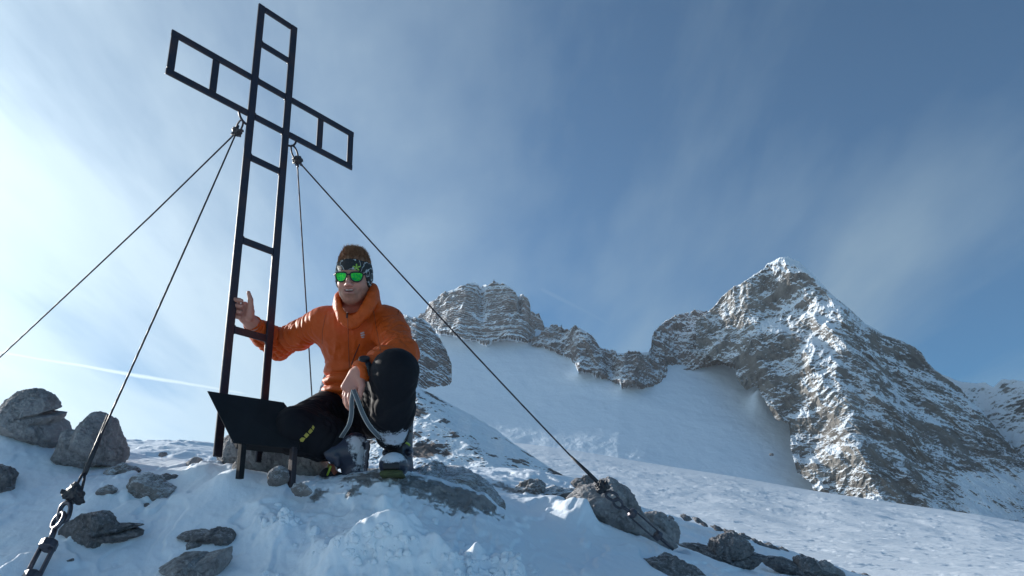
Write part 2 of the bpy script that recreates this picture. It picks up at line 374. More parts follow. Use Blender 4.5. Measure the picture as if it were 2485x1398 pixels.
def detail(P3, x, y):
    d = 0.040 * fbm(P3 * 1.3, 4, 3) + 0.009 * fbm(P3 * np.array([6.0, 3.0, 5.0]), 5, 5)
    d += 0.003 * fbm(P3 * 26, 4, 8) + .005 * np.maximum(0, fbm(P3 * 9, 4, 9, .6, True))
    # wind crust: small scarps
    s = fbm(P3 * np.array([4.5, 2.2, 4.0]) + 3.3, 4, 21)
    d += 0.012 * (sst(0.02, 0.10, s) - .5) + 0.005 * (sst(-.2, -.14, s) - .5)
    cl = region(x, y, 1000, 1370, 2.36, .30) + .8 * region(x, y, 1180, 1385, 2.4, .16) + .8 * region(x, y, 690, 1255, 2.62, .10) + .5 * region(x, y, 870, 1330, 2.38, .12)
    cl = np.clip(cl, 0, 1)
    bil = np.abs(fbm(P3 * 17, 4, 31, .55)) ** .8
    d += cl * (0.040 * np.abs(fbm(P3 * 8, 4, 31, .55)) + 0.016 * np.abs(fbm(P3 * 22, 4, 37, .6)) + .010 * sst(.12, .4, fbm(P3 * 15, 2, 39)))
    for px, py, zc, r, h in BUMPS:
        c = W(px, py, zc); q = ((x - c[0]) ** 2 + (y - c[1]) ** 2) / r ** 2
        d += 1.6 * h * np.exp(-q * 1.6) * (1 + .45 * fbm(P3 * 16, 3, 41) if h > .03 else 1)
    return d
fm = (R_ < 12) & (np.abs(A_) < math.radians(50))
gd = np.zeros_like(gz)
idx = np.where(fm)
Pd = P3[idx]
gd[idx] = detail(Pd, Pd[:, 0], Pd[:, 1])
rest = ~fm
gd[rest] = (0.03 + .003 * np.minimum(R_[rest], 400)) * fbm(P3[rest] / np.maximum(1.0, R_[rest][:, None] * .15), 4, 3)
gvx = np.gradient(P3, axis=0); gvy = np.gradient(P3, axis=1)
GN = np.cross(gvy, gvx); GN /= np.linalg.norm(GN, axis=-1)[..., None]; GN *= np.sign(GN[..., 2:3])
GN = GN * near[..., None] + np.array([0, 0, 1.0]) * (1 - near[..., None])
rk = np.zeros_like(gz)
for px, py, zc, r, a in ROCKY: rk[idx] += a * region(Pd[:, 0], Pd[:, 1], px, py, zc, r)
rk[idx] += 0.10 * fbm(Pd * 5, 4, 77)
gd += np.clip(rk, 0, .6) * 0.03 * fbm(P3 * 14, 5, 55, .6, True)
GV = (P3 + GN * gd[..., None]).reshape(-1, 3)
M_GROUND = m_snow_ground()
ground = link('ground', mesh_np('ground', GV, grid_faces(len(lr), len(azd), wrap=True, flip=False), attrs={'rock': rk.ravel()}), M_GROUND)
tag(ground, kind='structure')

# ------------------------------------------------------------------ far relief
def poly(pts, x):
    p = np.array(pts, float); return np.interp(x, p[:, 0], p[:, 1])

def relief(name, mat, x0, x1, nx, top, bot, depth, ny, amp_fn=None, back=(0.5, 12, 1.2), skirt=None, snow=None, jag=0.0, jagf=0.1, kind='structure', bed=None, mask=None):
    """A mountain face between a crest line and a foot line, each vertex at its own real distance;
    behind the crest the surface falls away to a rear slope, below the foot it runs back into the snow."""
    px = np.linspace(x0, x1, nx)
    t = poly(top, px)
    if jag:
        q = np.stack([px * jagf, px * 0, px * 0], -1)
        t = t + jag * fbm(q, 6, 91, .7) * 1.3
    b = poly(bot, px)
    if jag: b = b + jag * 1.2 * fbm(np.stack([px * jagf * .8, px * 0 + 7, px * 0], -1), 6, 93, .7)
    v = np.linspace(0, 1, ny)[:, None]
    PX = np.repeat(px[None], ny, 0); PY = t[None] + (b - t)[None] * v
    D = depth(PX, PY, v + 0 * PX)
    V = W(PX, PY, D)
    bd = V[..., 2] if bed is None else bed(V, PX, PY, D)
    if amp_fn is not None: V = V + amp_fn(V, PX, PY, v + 0 * PX, bd)
    sn = snow(PX, PY, V) if snow is not None else np.zeros_like(PX)
    # rear side
    slope, nb, stepf = back
    size = D[0] * 0.02 * stepf
    rows = []
    for k in range(nb, 0, -1):
        q = V[0].copy(); s = size * (k / nb) * 3 * k
        hd = q[:, :2] / np.linalg.norm(q[:, :2], axis=1)[:, None]
        q[:, :2] += hd * s[:, None]; q[:, 2] -= s * slope
        rows.append(q)
    bd = np.vstack([np.repeat(bd[:1], nb, 0), bd])
    V = np.vstack([np.array(rows), V]); sn = np.vstack([np.repeat(sn[:1], nb, 0), sn])
    if skirt is not None:
        srow = []
        for k in (1, 2, 3):
            d2 = D[-1] + (skirt(px, b) - D[-1]) * k / 3
            srow.append(W(px, b + 4 * k, d2))
        bd = np.vstack([bd, np.repeat(bd[-1:], 3, 0)])
        V = np.vstack([V, np.array(srow)]); sn = np.vstack([sn, np.repeat(sn[-1:] * 0 + 1.2, 3, 0)])
    fq = grid_faces(V.shape[0], nx, flip=True)
    if mask is not None:                               # the foot line: leave out what would stand below it
        mb = poly(mask, px) + 5 * fbm(np.stack([px * .09, px * 0 + 7, px * 0], -1), 5, 93, .7)
        keep = np.vstack([np.ones((nb, nx), bool), PY <= mb[None]]).ravel()
        fq = fq[keep[fq].all(1)]
    me = mesh_np(name, V.reshape(-1, 3), fq, attrs={'snow': sn.ravel(), 'bed': bd.ravel()})
    o = link(name, me, mat); tag(o, kind=kind)
    return o

def bowl_d(px, py):
    return 600 * np.exp(.0012 * (1250 - py)) * (1 + .00006 * np.abs(px - 1500))

# --- upper snowfield (the shaded bowl)
def bowl_amp(V, PX, PY, v, bd):
    a = 3.5 * fbm(V * np.array([1, 1, 1]) / 140, 4, 12) + 0.5 * fbm(V / 14, 3, 13)
    c = 16 * np.exp(-(((PX - 1862) / 34) ** 2 + ((PY - 985) / 26) ** 2)) * sst(1930, 1870, PX)
    o = np.zeros_like(V); o[..., 2] = a + c; o[..., 0] -= c * .3
    return o
M_BOWL = m_farsnow('neve_snow', [(0.012, 9.0, 0.6, (1, 1, 1)), (0.08, 1.6, 0.5, (1, .5, 1)), (0.6, 0.25, 0.5, (1, 1, 1))], col=(.77, .87, .97), rough=.7, spec=.15)
relief('snowfield', M_BOWL, 960, 2200, 420, [(960, 850), (1050, 800), (1300, 800), (1500, 860), (1700, 850), (1800, 880), (1950, 990), (2200, 1150)],
       [(900, 1300), (2200, 1300)], lambda px, py, v: bowl_d(px, py), 300, bowl_amp, back=(0.8, 4, .5))

# --- near glacier roll
def gl_d(px, py, v):
    topd = poly([(1100, 330), (1500, 300), (2000, 260), (2700, 230)], px)
    return topd * np.exp(-v * np.log(topd / 24)) * (1 + .12 * np.sin((px - 1200) / 420.) * v * (1 - v) * 2)
def gl_amp(V, PX, PY, v, bd):
    o = np.zeros_like(V); D = np.hypot(V[..., 0], V[..., 1])[..., None]
    a = 0.008 * D[..., 0] ** .8 * fbm(V * np.array([1, .6, 1]) / 12, 4, 61) * sst(0, .1, v)
    Vr = np.stack([(V[..., 0] * .93 - V[..., 1] * .36) * .22, (V[..., 0] * .36 + V[..., 1] * .93) * .9, V[..., 2] * .5], -1)
    s = fbm(Vr / 1.3, 3, 62)
    a += .13 * sst(.22, .34, s) * sst(0, .05, v)
    o[..., 2] = a - .9 * sst(.06, 0, v); return o
M_GLAC = m_farsnow('glacier_snow', [(0.16, 0.5, 0.5, (.5, 1, 1)), (0.9, 0.30, 0.9, (.3, 1, 1)), (5.0, 0.09, 0.9, (.35, 1, 1))], rough=.42, spec=.6)
GTOP = [(700, 1000), (1100, 1048), (1240, 1068), (1330, 1078), (1440, 1095), (1600, 1122), (1780, 1150), (1960, 1182), (2160, 1212), (2380, 1243), (2485, 1262), (3000, 1350)]
relief('glacier', M_GLAC, 1100, 2800, 900, GTOP, [(900, 1452), (2800, 1500)], gl_d, 420, gl_amp, back=(0.5, 6, .4))

# --- rock walls
LIME = ((0.085, 0.075, 0.078), (0.17, 0.145, 0.14), (0.27, 0.235, 0.22))
WARM = ((0.072, 0.067, 0.063), (0.155, 0.144, 0.132), (0.27, 0.255, 0.235))
M_PEAK = m_mountain('banded_limestone', *LIME, 0.05, thr=.14, soft=.10, bd=2.0, strata=.65)
M_MID = m_mountain('ridge_limestone', *LIME, 0.06, thr=.35, soft=.10, bd=2.0, strata=.15)
M_RIGHT = m_mountain('tower_limestone', *WARM, 0.055, thr=.45, soft=.10, bd=2.4, strata=-.12, st=(.7, 1.2), sp_=.75)
M_LEFT = m_mountain('wall_limestone', *LIME, 0.09, thr=.56, soft=.12, bd=1.4, strata=.3)
M_SPUR = m_mountain('spur_limestone', *LIME, 0.70, thr=.62, soft=.06, bd=.13, strata=-.05)

def toward(V):
    hd = V.copy(); hd[..., 2] *= 0; return -hd / np.linalg.norm(hd, axis=-1)[..., None]

def craggy(scale, amp, dip=(0, 0), terr=0.0, th=10.0, seed=0, zsc=1.0, up=.15, gul=0.0, big=0.0):
    def fn(V, PX, PY, v, bd):
        Q = V / scale
        w = fbm(Q * .8, 4, seed + 1)
        d = amp * (fbm(Q * np.array([1, 1, zsc]), 7, seed + 2, .53, sharp=True) * .55 + fbm(Q * 1.4 * np.array([1, 1, zsc * .8]), 7, seed + 3, .53, True, True) * .6)
        if big: d = d + big * fbm(V / (scale * 2.6) + 3.1, 2, seed + 19, .5, False, True)
        if gul: d = d + gul * fbm(np.stack([Q[..., 0] * 1.8 + w * .5, Q[..., 1] * .4, Q[..., 2] * .35], -1), 4, seed + 9, .55, True, True)
        if terr:
            zz = bd / th + .55 * w + .22 * fbm(Q * 4, 3, seed + 4)
            for f, a in ((1.0, 1.0), (2.3, 1.0), (4.7, .9)):
                fr = zz * f - np.floor(zz * f)
                d = d + terr * a * (fr - sst(.70, 1.0, fr) - .25) / f
        edge = 1 - .75 * sst(.04, 0, v)
        o = toward(V) * (d * edge)[..., None]
        o[..., 2] += up * d * edge
        return o
    return fn

# centre peak, strongly bedded
PK_T = [(960, 800), (1025, 768), (1042, 737), (1060, 725), (1082, 709), (1100, 704), (1119, 693), (1146, 685), (1158, 688), (1167, 700), (1179, 695), (1198, 686), (1225, 692),
        (1246, 704), (1257, 719), (1266, 715), (1280, 724), (1287, 740), (1287, 757), (1308, 767), (1317, 785), (1322, 801), (1340, 830)]
PK_B = [(960, 860), (1010, 800), (1034, 800), (1065, 808), (1110, 815), (1160, 826), (1182, 838), (1215, 818), (1250, 822), (1285, 832), (1310, 826), (1340, 838)]
def pk_d(px, py, v):
    d = bowl_d(px, poly(PK_B, px)) - 14 - 30 * np.exp(-((px - 1120) / 45) ** 2) - 26 * np.exp(-((px - 1235) / 40) ** 2)
    d = d + (poly(PK_B, px) - py) * .80 + 45 * sst(1060, 1010, px) + 55 * sst(1265, 1330, px)
    d = d + 22 * np.exp(-((px - 1172 + (py - 700) * .05) / 10) ** 2) * sst(790, 760, py) + 26 * np.exp(-((px - 1262 - (py - 720) * .0) / 5) ** 2) * sst(790, 740, py)
    return d
relief('peak', M_PEAK, 985, 1338, 560, PK_T, PK_B, pk_d, 300, craggy(34, 12, (.10, 0), 6, 11.0, 100, 1.1, gul=5.0), skirt=lambda x, y: bowl_d(x, y) + 10, jag=5.0, jagf=.09,
       bed=lambda V, px, py, D: V[..., 2] + .10 * V[..., 0],
       snow=lambda px, py, V: .08 + .30 * np.exp(-((px - 1172) / 11) ** 2) * sst(800, 770, py) - .10 * sst(1200, 1290, px) * sst(760, 800, py) + .24 * fbm(V / np.array([22, 22, 9]), 5, 5, .6))
# jagged ridge between the peaks
MR_T = [(1290, 825), (1308, 815), (1325, 798), (1341, 786), (1352, 790), (1360, 793), (1362, 786), (1366, 793), (1376, 802), (1385, 796), (1395, 791), (1408, 794), (1420, 803), (1441, 818), (1457, 843), (1475, 850), (1494, 854), (1497, 861),
        (1515, 859), (1534, 851), (1550, 856), (1565, 860), (1573, 857), (1580, 842), (1583, 812), (1600, 795), (1621, 776), (1640, 770), (1660, 764), (1694, 753), (1719, 760), (1760, 770), (1800, 800)]
MR_B = [(1290, 835), (1316, 838), (1345, 852), (1385, 868), (1402, 898), (1430, 900), (1450, 912), (1480, 926), (1510, 935), (1540, 930), (1560, 938), (1600, 934), (1640, 920), (1680, 900), (1720, 884), (1760, 880), (1800, 905)]
def mr_d(px, py, v):
    b = poly(MR_B, px)
    return bowl_d(px, b) - 12 + (b - py) * .78 - 22 * np.exp(-((px - 1415) / 30) ** 2) + 18 * np.exp(-((px - 1480) / 14) ** 2) - 20 * np.exp(-((px - 1535) / 26) ** 2) + 40 * np.exp(-((px - 1640) / 40) ** 2) * v
relief('ridge', M_MID, 1290, 1800, 720, MR_T, MR_B, mr_d, 260, craggy(28, 13, (.22, 0), 1.2, 11.0, 200, 1.0, gul=7.0, big=14), skirt=lambda x, y: bowl_d(x, y) + 10, jag=6.5, jagf=.12, bed=lambda V, px, py, D: V[..., 2] + .25 * V[..., 0],
       snow=lambda px, py, V: -.02 + .16 * np.exp(-((px - 1650) / 50) ** 2 - ((py - 835) / 30) ** 2) - .16 * np.exp(-((px - 1540) / 30) ** 2) + .26 * fbm(V / np.array([18, 18, 9]), 5, 6, .6))
# right-hand mountain with its arete
RT = [(1690, 790), (1719, 757), (1733, 745), (1755, 720), (1785, 700), (1810, 685), (1835, 670), (1855, 657), (1863, 643), (1885, 632), (1900, 628), (1912, 627), (1931, 634), (1945, 641), (1956, 652), (1986, 683), (2021, 718), (2061, 750),
      (2101, 788), (2151, 815), (2206, 835), (2236, 855), (2251, 878), (2281, 905), (2331, 940), (2381, 996), (2436, 1061), (2485, 1111), (2560, 1190), (2640, 1290)]
RB = [(1690, 850), (1760, 880), (1783, 886), (1786, 912), (1800, 938), (1812, 956), (1828, 946), (1838, 942), (1860, 985), (1885, 1020), (1914, 1033), (1918, 1065), (1920, 1100), (1936, 1156), (1970, 1181), (2000, 1290), (2380, 1300), (2640, 1360)]
SPX = [(600, 1895), (628, 1912), (700, 1968), (760, 2012), (830, 2028), (900, 2038), (1000, 2066), (1100, 2096), (1200, 2140), (1300, 2190)]
def rt_d(px, py, v):
    sx = poly(SPX, py); dx = px - sx
    D = 600 * np.exp(.00080 * (1200 - py))
    m = D / F_PX
    soft = np.sqrt(dx ** 2 + 12 ** 2) - 12
    lat = np.where(dx < 0, .95, .75) * soft
    # secondary buttress on the left face
    lat = lat - 26 * np.exp(-((px - (1825 + (py - 800) * .25)) / 30) ** 2) + 14 * np.exp(-((px - (1900 + (py - 800) * .32 + 14 * np.sin(py / 31.))) / 26) ** 2)
    lat = lat + 20 * np.exp(-((px - (2190 + (py - 950) * .5)) / 24) ** 2) - 22 * np.exp(-((px - (2120 + (py - 950) * .45)) / 26) ** 2)
    return D + lat * m
relief('mountain', M_RIGHT, 1690, 2630, 1300, RT, [(1690, 905), (1800, 1020), (1900, 1160), (1990, 1290), (2380, 1305), (2640, 1360)], rt_d, 820, craggy(40, 15, (.35, 0.1), .6, 9.0, 300, .8, gul=8.0, big=26), mask=RB, jag=3.0, jagf=.1, bed=lambda V, px, py, D: V[..., 2] + .40 * np.abs(px - poly(SPX, py)) * D / F_PX * sst(1250, 800, py) + .10 * V[..., 0],
       snow=lambda px, py, V: .16 * sst(900, 700, py) + .10 * np.exp(-((px - poly(SPX, py) + 20) / 45) ** 2) * sst(1000, 800, py) - .22 * np.exp(-((px - 1820) / 50) ** 2 - ((py - 900) / 60) ** 2)
       - .22 * np.exp(-((px - 1890) / 50) ** 2 - ((py - 970) / 60) ** 2) - .10 * sst(950, 1050, py) + .55 * fbm(np.stack([V[..., 0] / 26, V[..., 1] / 26, (V[..., 2] + .3 * np.abs(px - poly(SPX, py)) * .4) / 14], -1), 6, 7, .62) + .04 * sst(2050, 2200, px) + .6 * sst(1140, 1165, py + (2400 - px) * .02) * sst(2320, 2350, px + (py - 1200) * -.25))
# slope to the right of it
def fr_d(px, py, v): return 760 + (1260 - py) * .55 - (px - 2300) * .5
relief('slope', M_RIGHT, 2180, 2760, 420, [(2180, 900), (2251, 885), (2281, 907), (2326, 926), (2360, 931), (2391, 929), (2411, 941), (2431, 921), (2461, 923), (2485, 927), (2760, 1000)],
       [(2180, 1320), (2760, 1420)], fr_d, 300, craggy(30, 9, (.35, 0.1), 1, 10.0, 400, 1.0, big=14), jag=2.0, bed=lambda V, px, py, D: V[..., 2] + .1 * V[..., 0],
       snow=lambda px, py, V: .26 * sst(2500, 2350, px) - .25 * np.exp(-((px - 2440) / 22) ** 2 - ((py - 940) / 18) ** 2) + .10 * fbm(V / 25, 3, 8) + .06 * sst(1080, 1200, py))
# left-hand wall behind the man
LT = [(742, 1040), (768, 965), (778, 935), (790, 900), (800, 870), (850, 800), (900, 772), (965, 762), (1000, 769), (1022, 772), (1045, 790), (1062, 812), (1082, 850), (1100, 895), (1104, 915)]
LB = [(740, 1060), (800, 1000), (960, 980), (1000, 945), (1040, 940), (1085, 938), (1104, 922)]
relief('wall_ridge', M_LEFT, 742, 1096, 420, LT, LB, lambda px, py, v: 420 + (960 - py) * .42 + np.abs(px - 1010) * .22, 260, craggy(16, 4.5, (.8, 0), 1.6, 5.0, 500, .9), jag=2.5, jagf=.12, bed=lambda V, px, py, D: V[..., 2] + .8 * V[..., 0], back=(.15, 3, .3),
       snow=lambda px, py, V: .10 + .12 * sst(860, 790, py) + .26 * fbm(V / 8, 5, 9, .6))
# snowy spur with rocks
ST = [(620, 1160), (700, 1080), (800, 990), (960, 925), (1010, 938), (1060, 962), (1100, 985), (1150, 1010), (1200, 1040), (1240, 1072), (1290, 1105), (1345, 1142), (1380, 1160)]
SB = [(620, 1460), (1380, 1460)]
def sp_d(px, py, v):
    e = np.maximum(0, px - poly([(900, 940), (1000, 1040), (1140, 1090), (1260, 1300)], py) * 0 - (980 + (py - 940) * 1.1))
    return .45 * (150 - np.minimum(py - 940, 260) * .18 - np.maximum(py - 1200, 0) * .08 + .10 * np.maximum(0, e) + .05 * np.maximum(0, 1010 - px))
SPUR_ROCK = [(1020, 1095, 26, 24, .4), (1100, 1050, 22, 12, .4), (1075, 1000, 16, 8, .35), (1160, 1095, 22, 10, .3), (1015, 1000, 22, 16, .5), (1052, 985, 14, 8, .3), (1085, 1020, 24, 12, .5), (1065, 1060, 14, 10, .25), (1035, 1095, 28, 20, .6), (1085, 1100, 18, 14, .45), (1150, 1075, 30, 10, .35), (1195, 1110, 30, 9, .35), (1150, 1120, 24, 8, .3), (1270, 1120, 40, 9, .4), (1210, 1065, 10, 6, .35), (985, 1050, 20, 30, .3)]
relief('spur', M_SPUR, 622, 1375, 640, ST, SB, sp_d, 560, craggy(3.2, .85, (.5, 0), 0.16, 1.2, 600, 1.0), jag=2.0, jagf=.08, bed=lambda V, px, py, D: V[..., 2] + .7 * V[..., 0],
       snow=lambda px, py, V: .24 + .46 * fbm(V / 2.8, 5, 10, .62) - sum(a * np.exp(-((px - x) / rx) ** 2 - ((py - y) / ry) ** 2) for x, y, rx, ry, a in SPUR_ROCK) - .36 * np.exp(-((py - poly(ST, px) - 5) / 6) ** 2) * sst(-.3, .3, fbm(V / 2.2, 3, 44)))
#@@NEXT
# ------------------------------------------------------------------ rocks lying on the slope
def ico(level):
    t = (1 + 5 ** .5) / 2
    v = [(-1, t, 0), (1, t, 0), (-1, -t, 0), (1, -t, 0), (0, -1, t), (0, 1, t), (0, -1, -t), (0, 1, -t), (t, 0, -1), (t, 0, 1), (-t, 0, -1), (-t, 0, 1)]
    f = np.array([(0, 11, 5), (0, 5, 1), (0, 1, 7), (0, 7, 10), (0, 10, 11), (1, 5, 9), (5, 11, 4), (11, 10, 2), (10, 7, 6), (7, 1, 8),
                  (3, 9, 4), (3, 4, 2), (3, 2, 6), (3, 6, 8), (3, 8, 9), (4, 9, 5), (2, 4, 11), (6, 2, 10), (8, 6, 7), (9, 8, 1)])
    v = np.array(v, float); v /= np.linalg.norm(v, axis=1)[:, None]
    for _ in range(level):
        e = np.sort(np.concatenate([f[:, [0, 1]], f[:, [1, 2]], f[:, [2, 0]]]), axis=1)
        u, inv = np.unique(e, axis=0, return_inverse=True); inv = inv.ravel()
        m = v[u[:, 0]] + v[u[:, 1]]; m /= np.linalg.norm(m, axis=1)[:, None]
        n = len(f); a, b, c = inv[:n] + len(v), inv[n:2 * n] + len(v), inv[2 * n:] + len(v)
        v = np.vstack([v, m])
        f = np.vstack([np.c_[f[:, 0], a, c], np.c_[f[:, 1], b, a], np.c_[f[:, 2], c, b], np.c_[a, b, c]])
    return v, f
ICO = {k: ico(k) for k in (2, 3, 4, 5, 6)}

M_ROCK = m_rock('pale_limestone', (0.21, 0.205, 0.215), (0.38, 0.37, 0.375), (0.52, 0.505, 0.50), dust=.28, scale=6.0, bd=.030)
M_ROCKD = m_rock('dark_limestone', (0.11, 0.108, 0.118), (0.24, 0.232, 0.238), (0.38, 0.365, 0.36), dust=.30, scale=9.0, bd=.022)
M_ROCKS = m_rock('snowed_limestone', (0.13, 0.12, 0.12), (0.28, 0.26, 0.25), (0.38, 0.36, 0.35), dust=.74, scale=5.0, bd=.026)

def boulder(outline, zc, thick, label, cat='boulder', name='boulder', mat=None, seed=0, rough=.10, lvl=5, group=None, center=None, lean=0.0, fine=1.0):
    p = np.array(outline, float)
    c = p.mean(0) if center is None else np.array(center, float)
    d = p - c; ang = np.arctan2(d[:, 1], d[:, 0]); rad = np.hypot(d[:, 0], d[:, 1])
    o = np.argsort(ang); ang, rad = ang[o], rad[o]
    ang = np.r_[ang[-1] - 2 * np.pi, ang, ang[0] + 2 * np.pi]; rad = np.r_[rad[-1], rad, rad[0]]
    v, f = ICO[lvl]
    v = v.copy()
    rs = np.random.RandomState(seed + 5)
    for k in range(26):                                   # flat breaks
        n = rs.normal(size=3); n /= np.linalg.norm(n); dd = rs.uniform(.46, .90)
        ex = np.maximum(0, v @ n - dd); v -= ex[:, None] * n
    # v: x across, y (image up), z towards the viewer
    a = np.arctan2(-v[:, 1], v[:, 0]); s = np.hypot(v[:, 0], v[:, 1])
    vn = np.hypot(ICO[lvl][0][:, 0], ICO[lvl][0][:, 1])
    s = np.where(vn > 1e-6, np.maximum(s, vn * (.965 - .25 * (1 - vn))), s)
    R = np.interp(a, ang, rad)
    m = zc / F_PX
    size = rad.mean() * m
    X = np.stack([(c[0] - CXP) * m + np.cos(a) * s * R * m, (CYP - c[1]) * m - np.sin(a) * s * R * m, zc - v[:, 2] * thick + lean * (-np.sin(a) * s * R * m)], -1)
    nrm = v / np.linalg.norm(v, axis=1)[:, None] * np.array([1, 1, -1])
    q = X / max(size, .02)
    cr = fbm(q * 1.5 + seed, 6, seed + 1, .6, True, True)
    h = 1.25 * rough * size * (cr * .6 + .45 * fbm(q * 3.6 + seed, 5, seed + 2, .6)) + .045 * fine * size * fbm(q * 8, 4, seed + 3, .6, True)
    X = X + nrm * h[:, None] - nrm * rough * size * .25
    Vw = X @ M.T
    base = Vw.mean(0); base[2] = Vw[:, 2].min()
    me = mesh_np(name, Vw - base, f[:, ::-1])
    ob = link(name, me, mat or M_ROCK); ob.location = tuple(base)
    return tag(ob, label, cat, group)

def z6(pts, ox=0, oy=900, s=2.806): return [(ox + a / s, oy + b / s) for a, b in pts]
boulder(z6([(-40, 330), (30, 240), (90, 175), (150, 132), (180, 130), (240, 113), (320, 118), (370, 150), (400, 190), (410, 250), (370, 268), (335, 276), (345, 288), (435, 290), (415, 325), (390, 350), (440, 400), (460, 470), (410, 545), (300, 560), (180, 520), (60, 470), (-40, 420)]),
        3.30, .17, 'big pale boulder with an overhanging head, leftmost on the snow mound', seed=3, lvl=6, center=z6([(215, 300)])[0], rough=.07)
boulder(z6([(540, 405), (560, 370), (590, 325), (640, 275), (665, 268), (700, 282), (740, 310), (770, 335), (790, 375), (808, 440), (830, 510), (850, 570), (845, 620), (830, 650), (790, 645), (740, 640), (690, 650), (640, 670), (580, 688), (480, 684), (425, 640), (380, 595), (420, 520), (450, 470), (440, 400), (470, 392), (500, 400)]),
        3.18, .15, 'pointed pale boulder standing upright between the overhanging boulder and the cross', seed=9, lvl=6, rough=.07, center=z6([(610, 510)])[0])
boulder(z6([(-150, 650), (0, 652), (50, 668), (100, 700), (72, 740), (80, 785), (120, 812), (110, 852), (40, 862), (-60, 900), (-200, 850)]), 2.86, .08,
        'rough grey rock cut off by the left edge of the photo', seed=14, rough=.14, mat=M_ROCKD)
boulder(z6([(870, 790), (890, 740), (940, 700), (1040, 712), (1130, 760), (1200, 830), (1225, 885), (1190, 880), (1140, 912), (1100, 870), (1040, 893), (960, 895), (915, 870), (900, 820)]), 2.88, .10,
        'low crumbly rock pushing through the snow right of the pointed boulder', name='rock', cat='rock', seed=21, rough=.22, mat=M_ROCKS)
boulder(z6([(700, 700), (790, 655), (880, 645), (960, 680), (930, 715), (800, 730), (730, 715)]), 3.05, .05, 'flat grey slab half under snow at the foot of the pointed boulder', name='rock', cat='rock', seed=22, rough=.18, mat=M_ROCKS)
boulder(z6([(1085, 725), (1160, 712), (1235, 735), (1200, 760), (1150, 770), (1100, 750)]), 2.98, .03, 'small stone above the crumbly rock, below the cross posts', name='rock', cat='stone', seed=23, rough=.2, lvl=4, mat=M_ROCKD)
boulder(z6([(650, 835), (700, 795), (770, 790), (800, 812), (730, 838), (670, 850)]), 2.82, .03, 'small flat stone left of the crumbly rock, just breaking the snow', name='rock', cat='stone', seed=24, rough=.2, lvl=4, mat=M_ROCKS)
boulder(z6([(955, 925), (985, 905), (1025, 915), (1000, 935), (970, 940)]), 2.78, .02, 'tiny stone just below the crumbly rock', name='rock', cat='stone', seed=25, rough=.2, lvl=4, mat=M_ROCKD)
boulder(z6([(1255, 635), (1290, 610), (1340, 590), (1385, 625), (1430, 650), (1380, 660), (1290, 660)]), 3.25, .05, 'small pale rock on the snow left of the cross foot', name='rock', cat='rock', seed=26, rough=.2, lvl=4, mat=M_ROCK)
boulder(z6([(1080, 572), (1110, 558), (1140, 572), (1115, 580)]), 4.0, .03, 'tiny dark stone on the far snow crest left of the cross', name='rock', cat='stone', seed=27, rough=.2, lvl=4, mat=M_ROCKD)
boulder(z6([(400, 1075), (440, 1035), (500, 1005), (600, 968), (700, 968), (760, 1005), (800, 1058), (850, 1070), (890, 1052), (935, 1038), (1000, 1040), (998, 1075), (985, 1112), (900, 1132), (850, 1165), (775, 1160), (775, 1205), (730, 1210), (700, 1190), (620, 1218), (520, 1200), (430, 1150), (400, 1110)]), 2.58, .11,
        'dark lumpy rock with a stubby right arm, beside the chain of the nearest cable', seed=31, rough=.12, lvl=6, mat=M_ROCKD, center=z6([(690, 1090)])[0])
boulder(z6([(572, 1262), (600, 1240), (628, 1228), (655, 1245), (682, 1266), (630, 1278)]), 2.50, .02, 'little pointed stone below the dark lumpy rock', name='rock', cat='stone', seed=32, rough=.15, lvl=4, mat=M_ROCKD)
boulder(z6([(270, 1380), (300, 1350), (350, 1310), (412, 1270), (450, 1290), (500, 1278), (528, 1320), (520, 1372), (400, 1385)]), 2.42, .05, 'grey rock beside the turnbuckle in the bottom left corner', seed=33, rough=.12, mat=M_ROCKD)
boulder(z6([(1195, 1130), (1230, 1105), (1290, 1096), (1400, 1100), (1480, 1085), (1560, 1078), (1605, 1100), (1600, 1180), (1575, 1280), (1545, 1290), (1520, 1215), (1500, 1172), (1440, 1168), (1350, 1182), (1330, 1140), (1250, 1145)]), 2.56, .09,
        'hooked grey slab lying below the cross, topmost of the bottom left rock group', seed=41, rough=.10, lvl=6, mat=M_ROCKD, center=z6([(1490, 1135)])[0])
boulder(z6([(1210, 1225), (1260, 1195), (1340, 1163), (1385, 1195), (1395, 1240), (1300, 1245)]), 2.52, .03, 'small wedge rock in the crook of the hooked slab', name='rock', cat='rock', seed=42, rough=.12, lvl=5, mat=M_ROCKD)
boulder(z6([(1075, 1345), (1130, 1315), (1200, 1278), (1290, 1262), (1330, 1248), (1400, 1256), (1500, 1228), (1570, 1205), (1572, 1260), (1545, 1330), (1500, 1420), (1350, 1450), (1180, 1440), (1200, 1380), (1130, 1350)]), 2.40, .12,
        'jagged rock with a snowless ridged top, lowest of the rocks left of the trampled snow', seed=43, rough=.14, lvl=6, mat=M_ROCK)
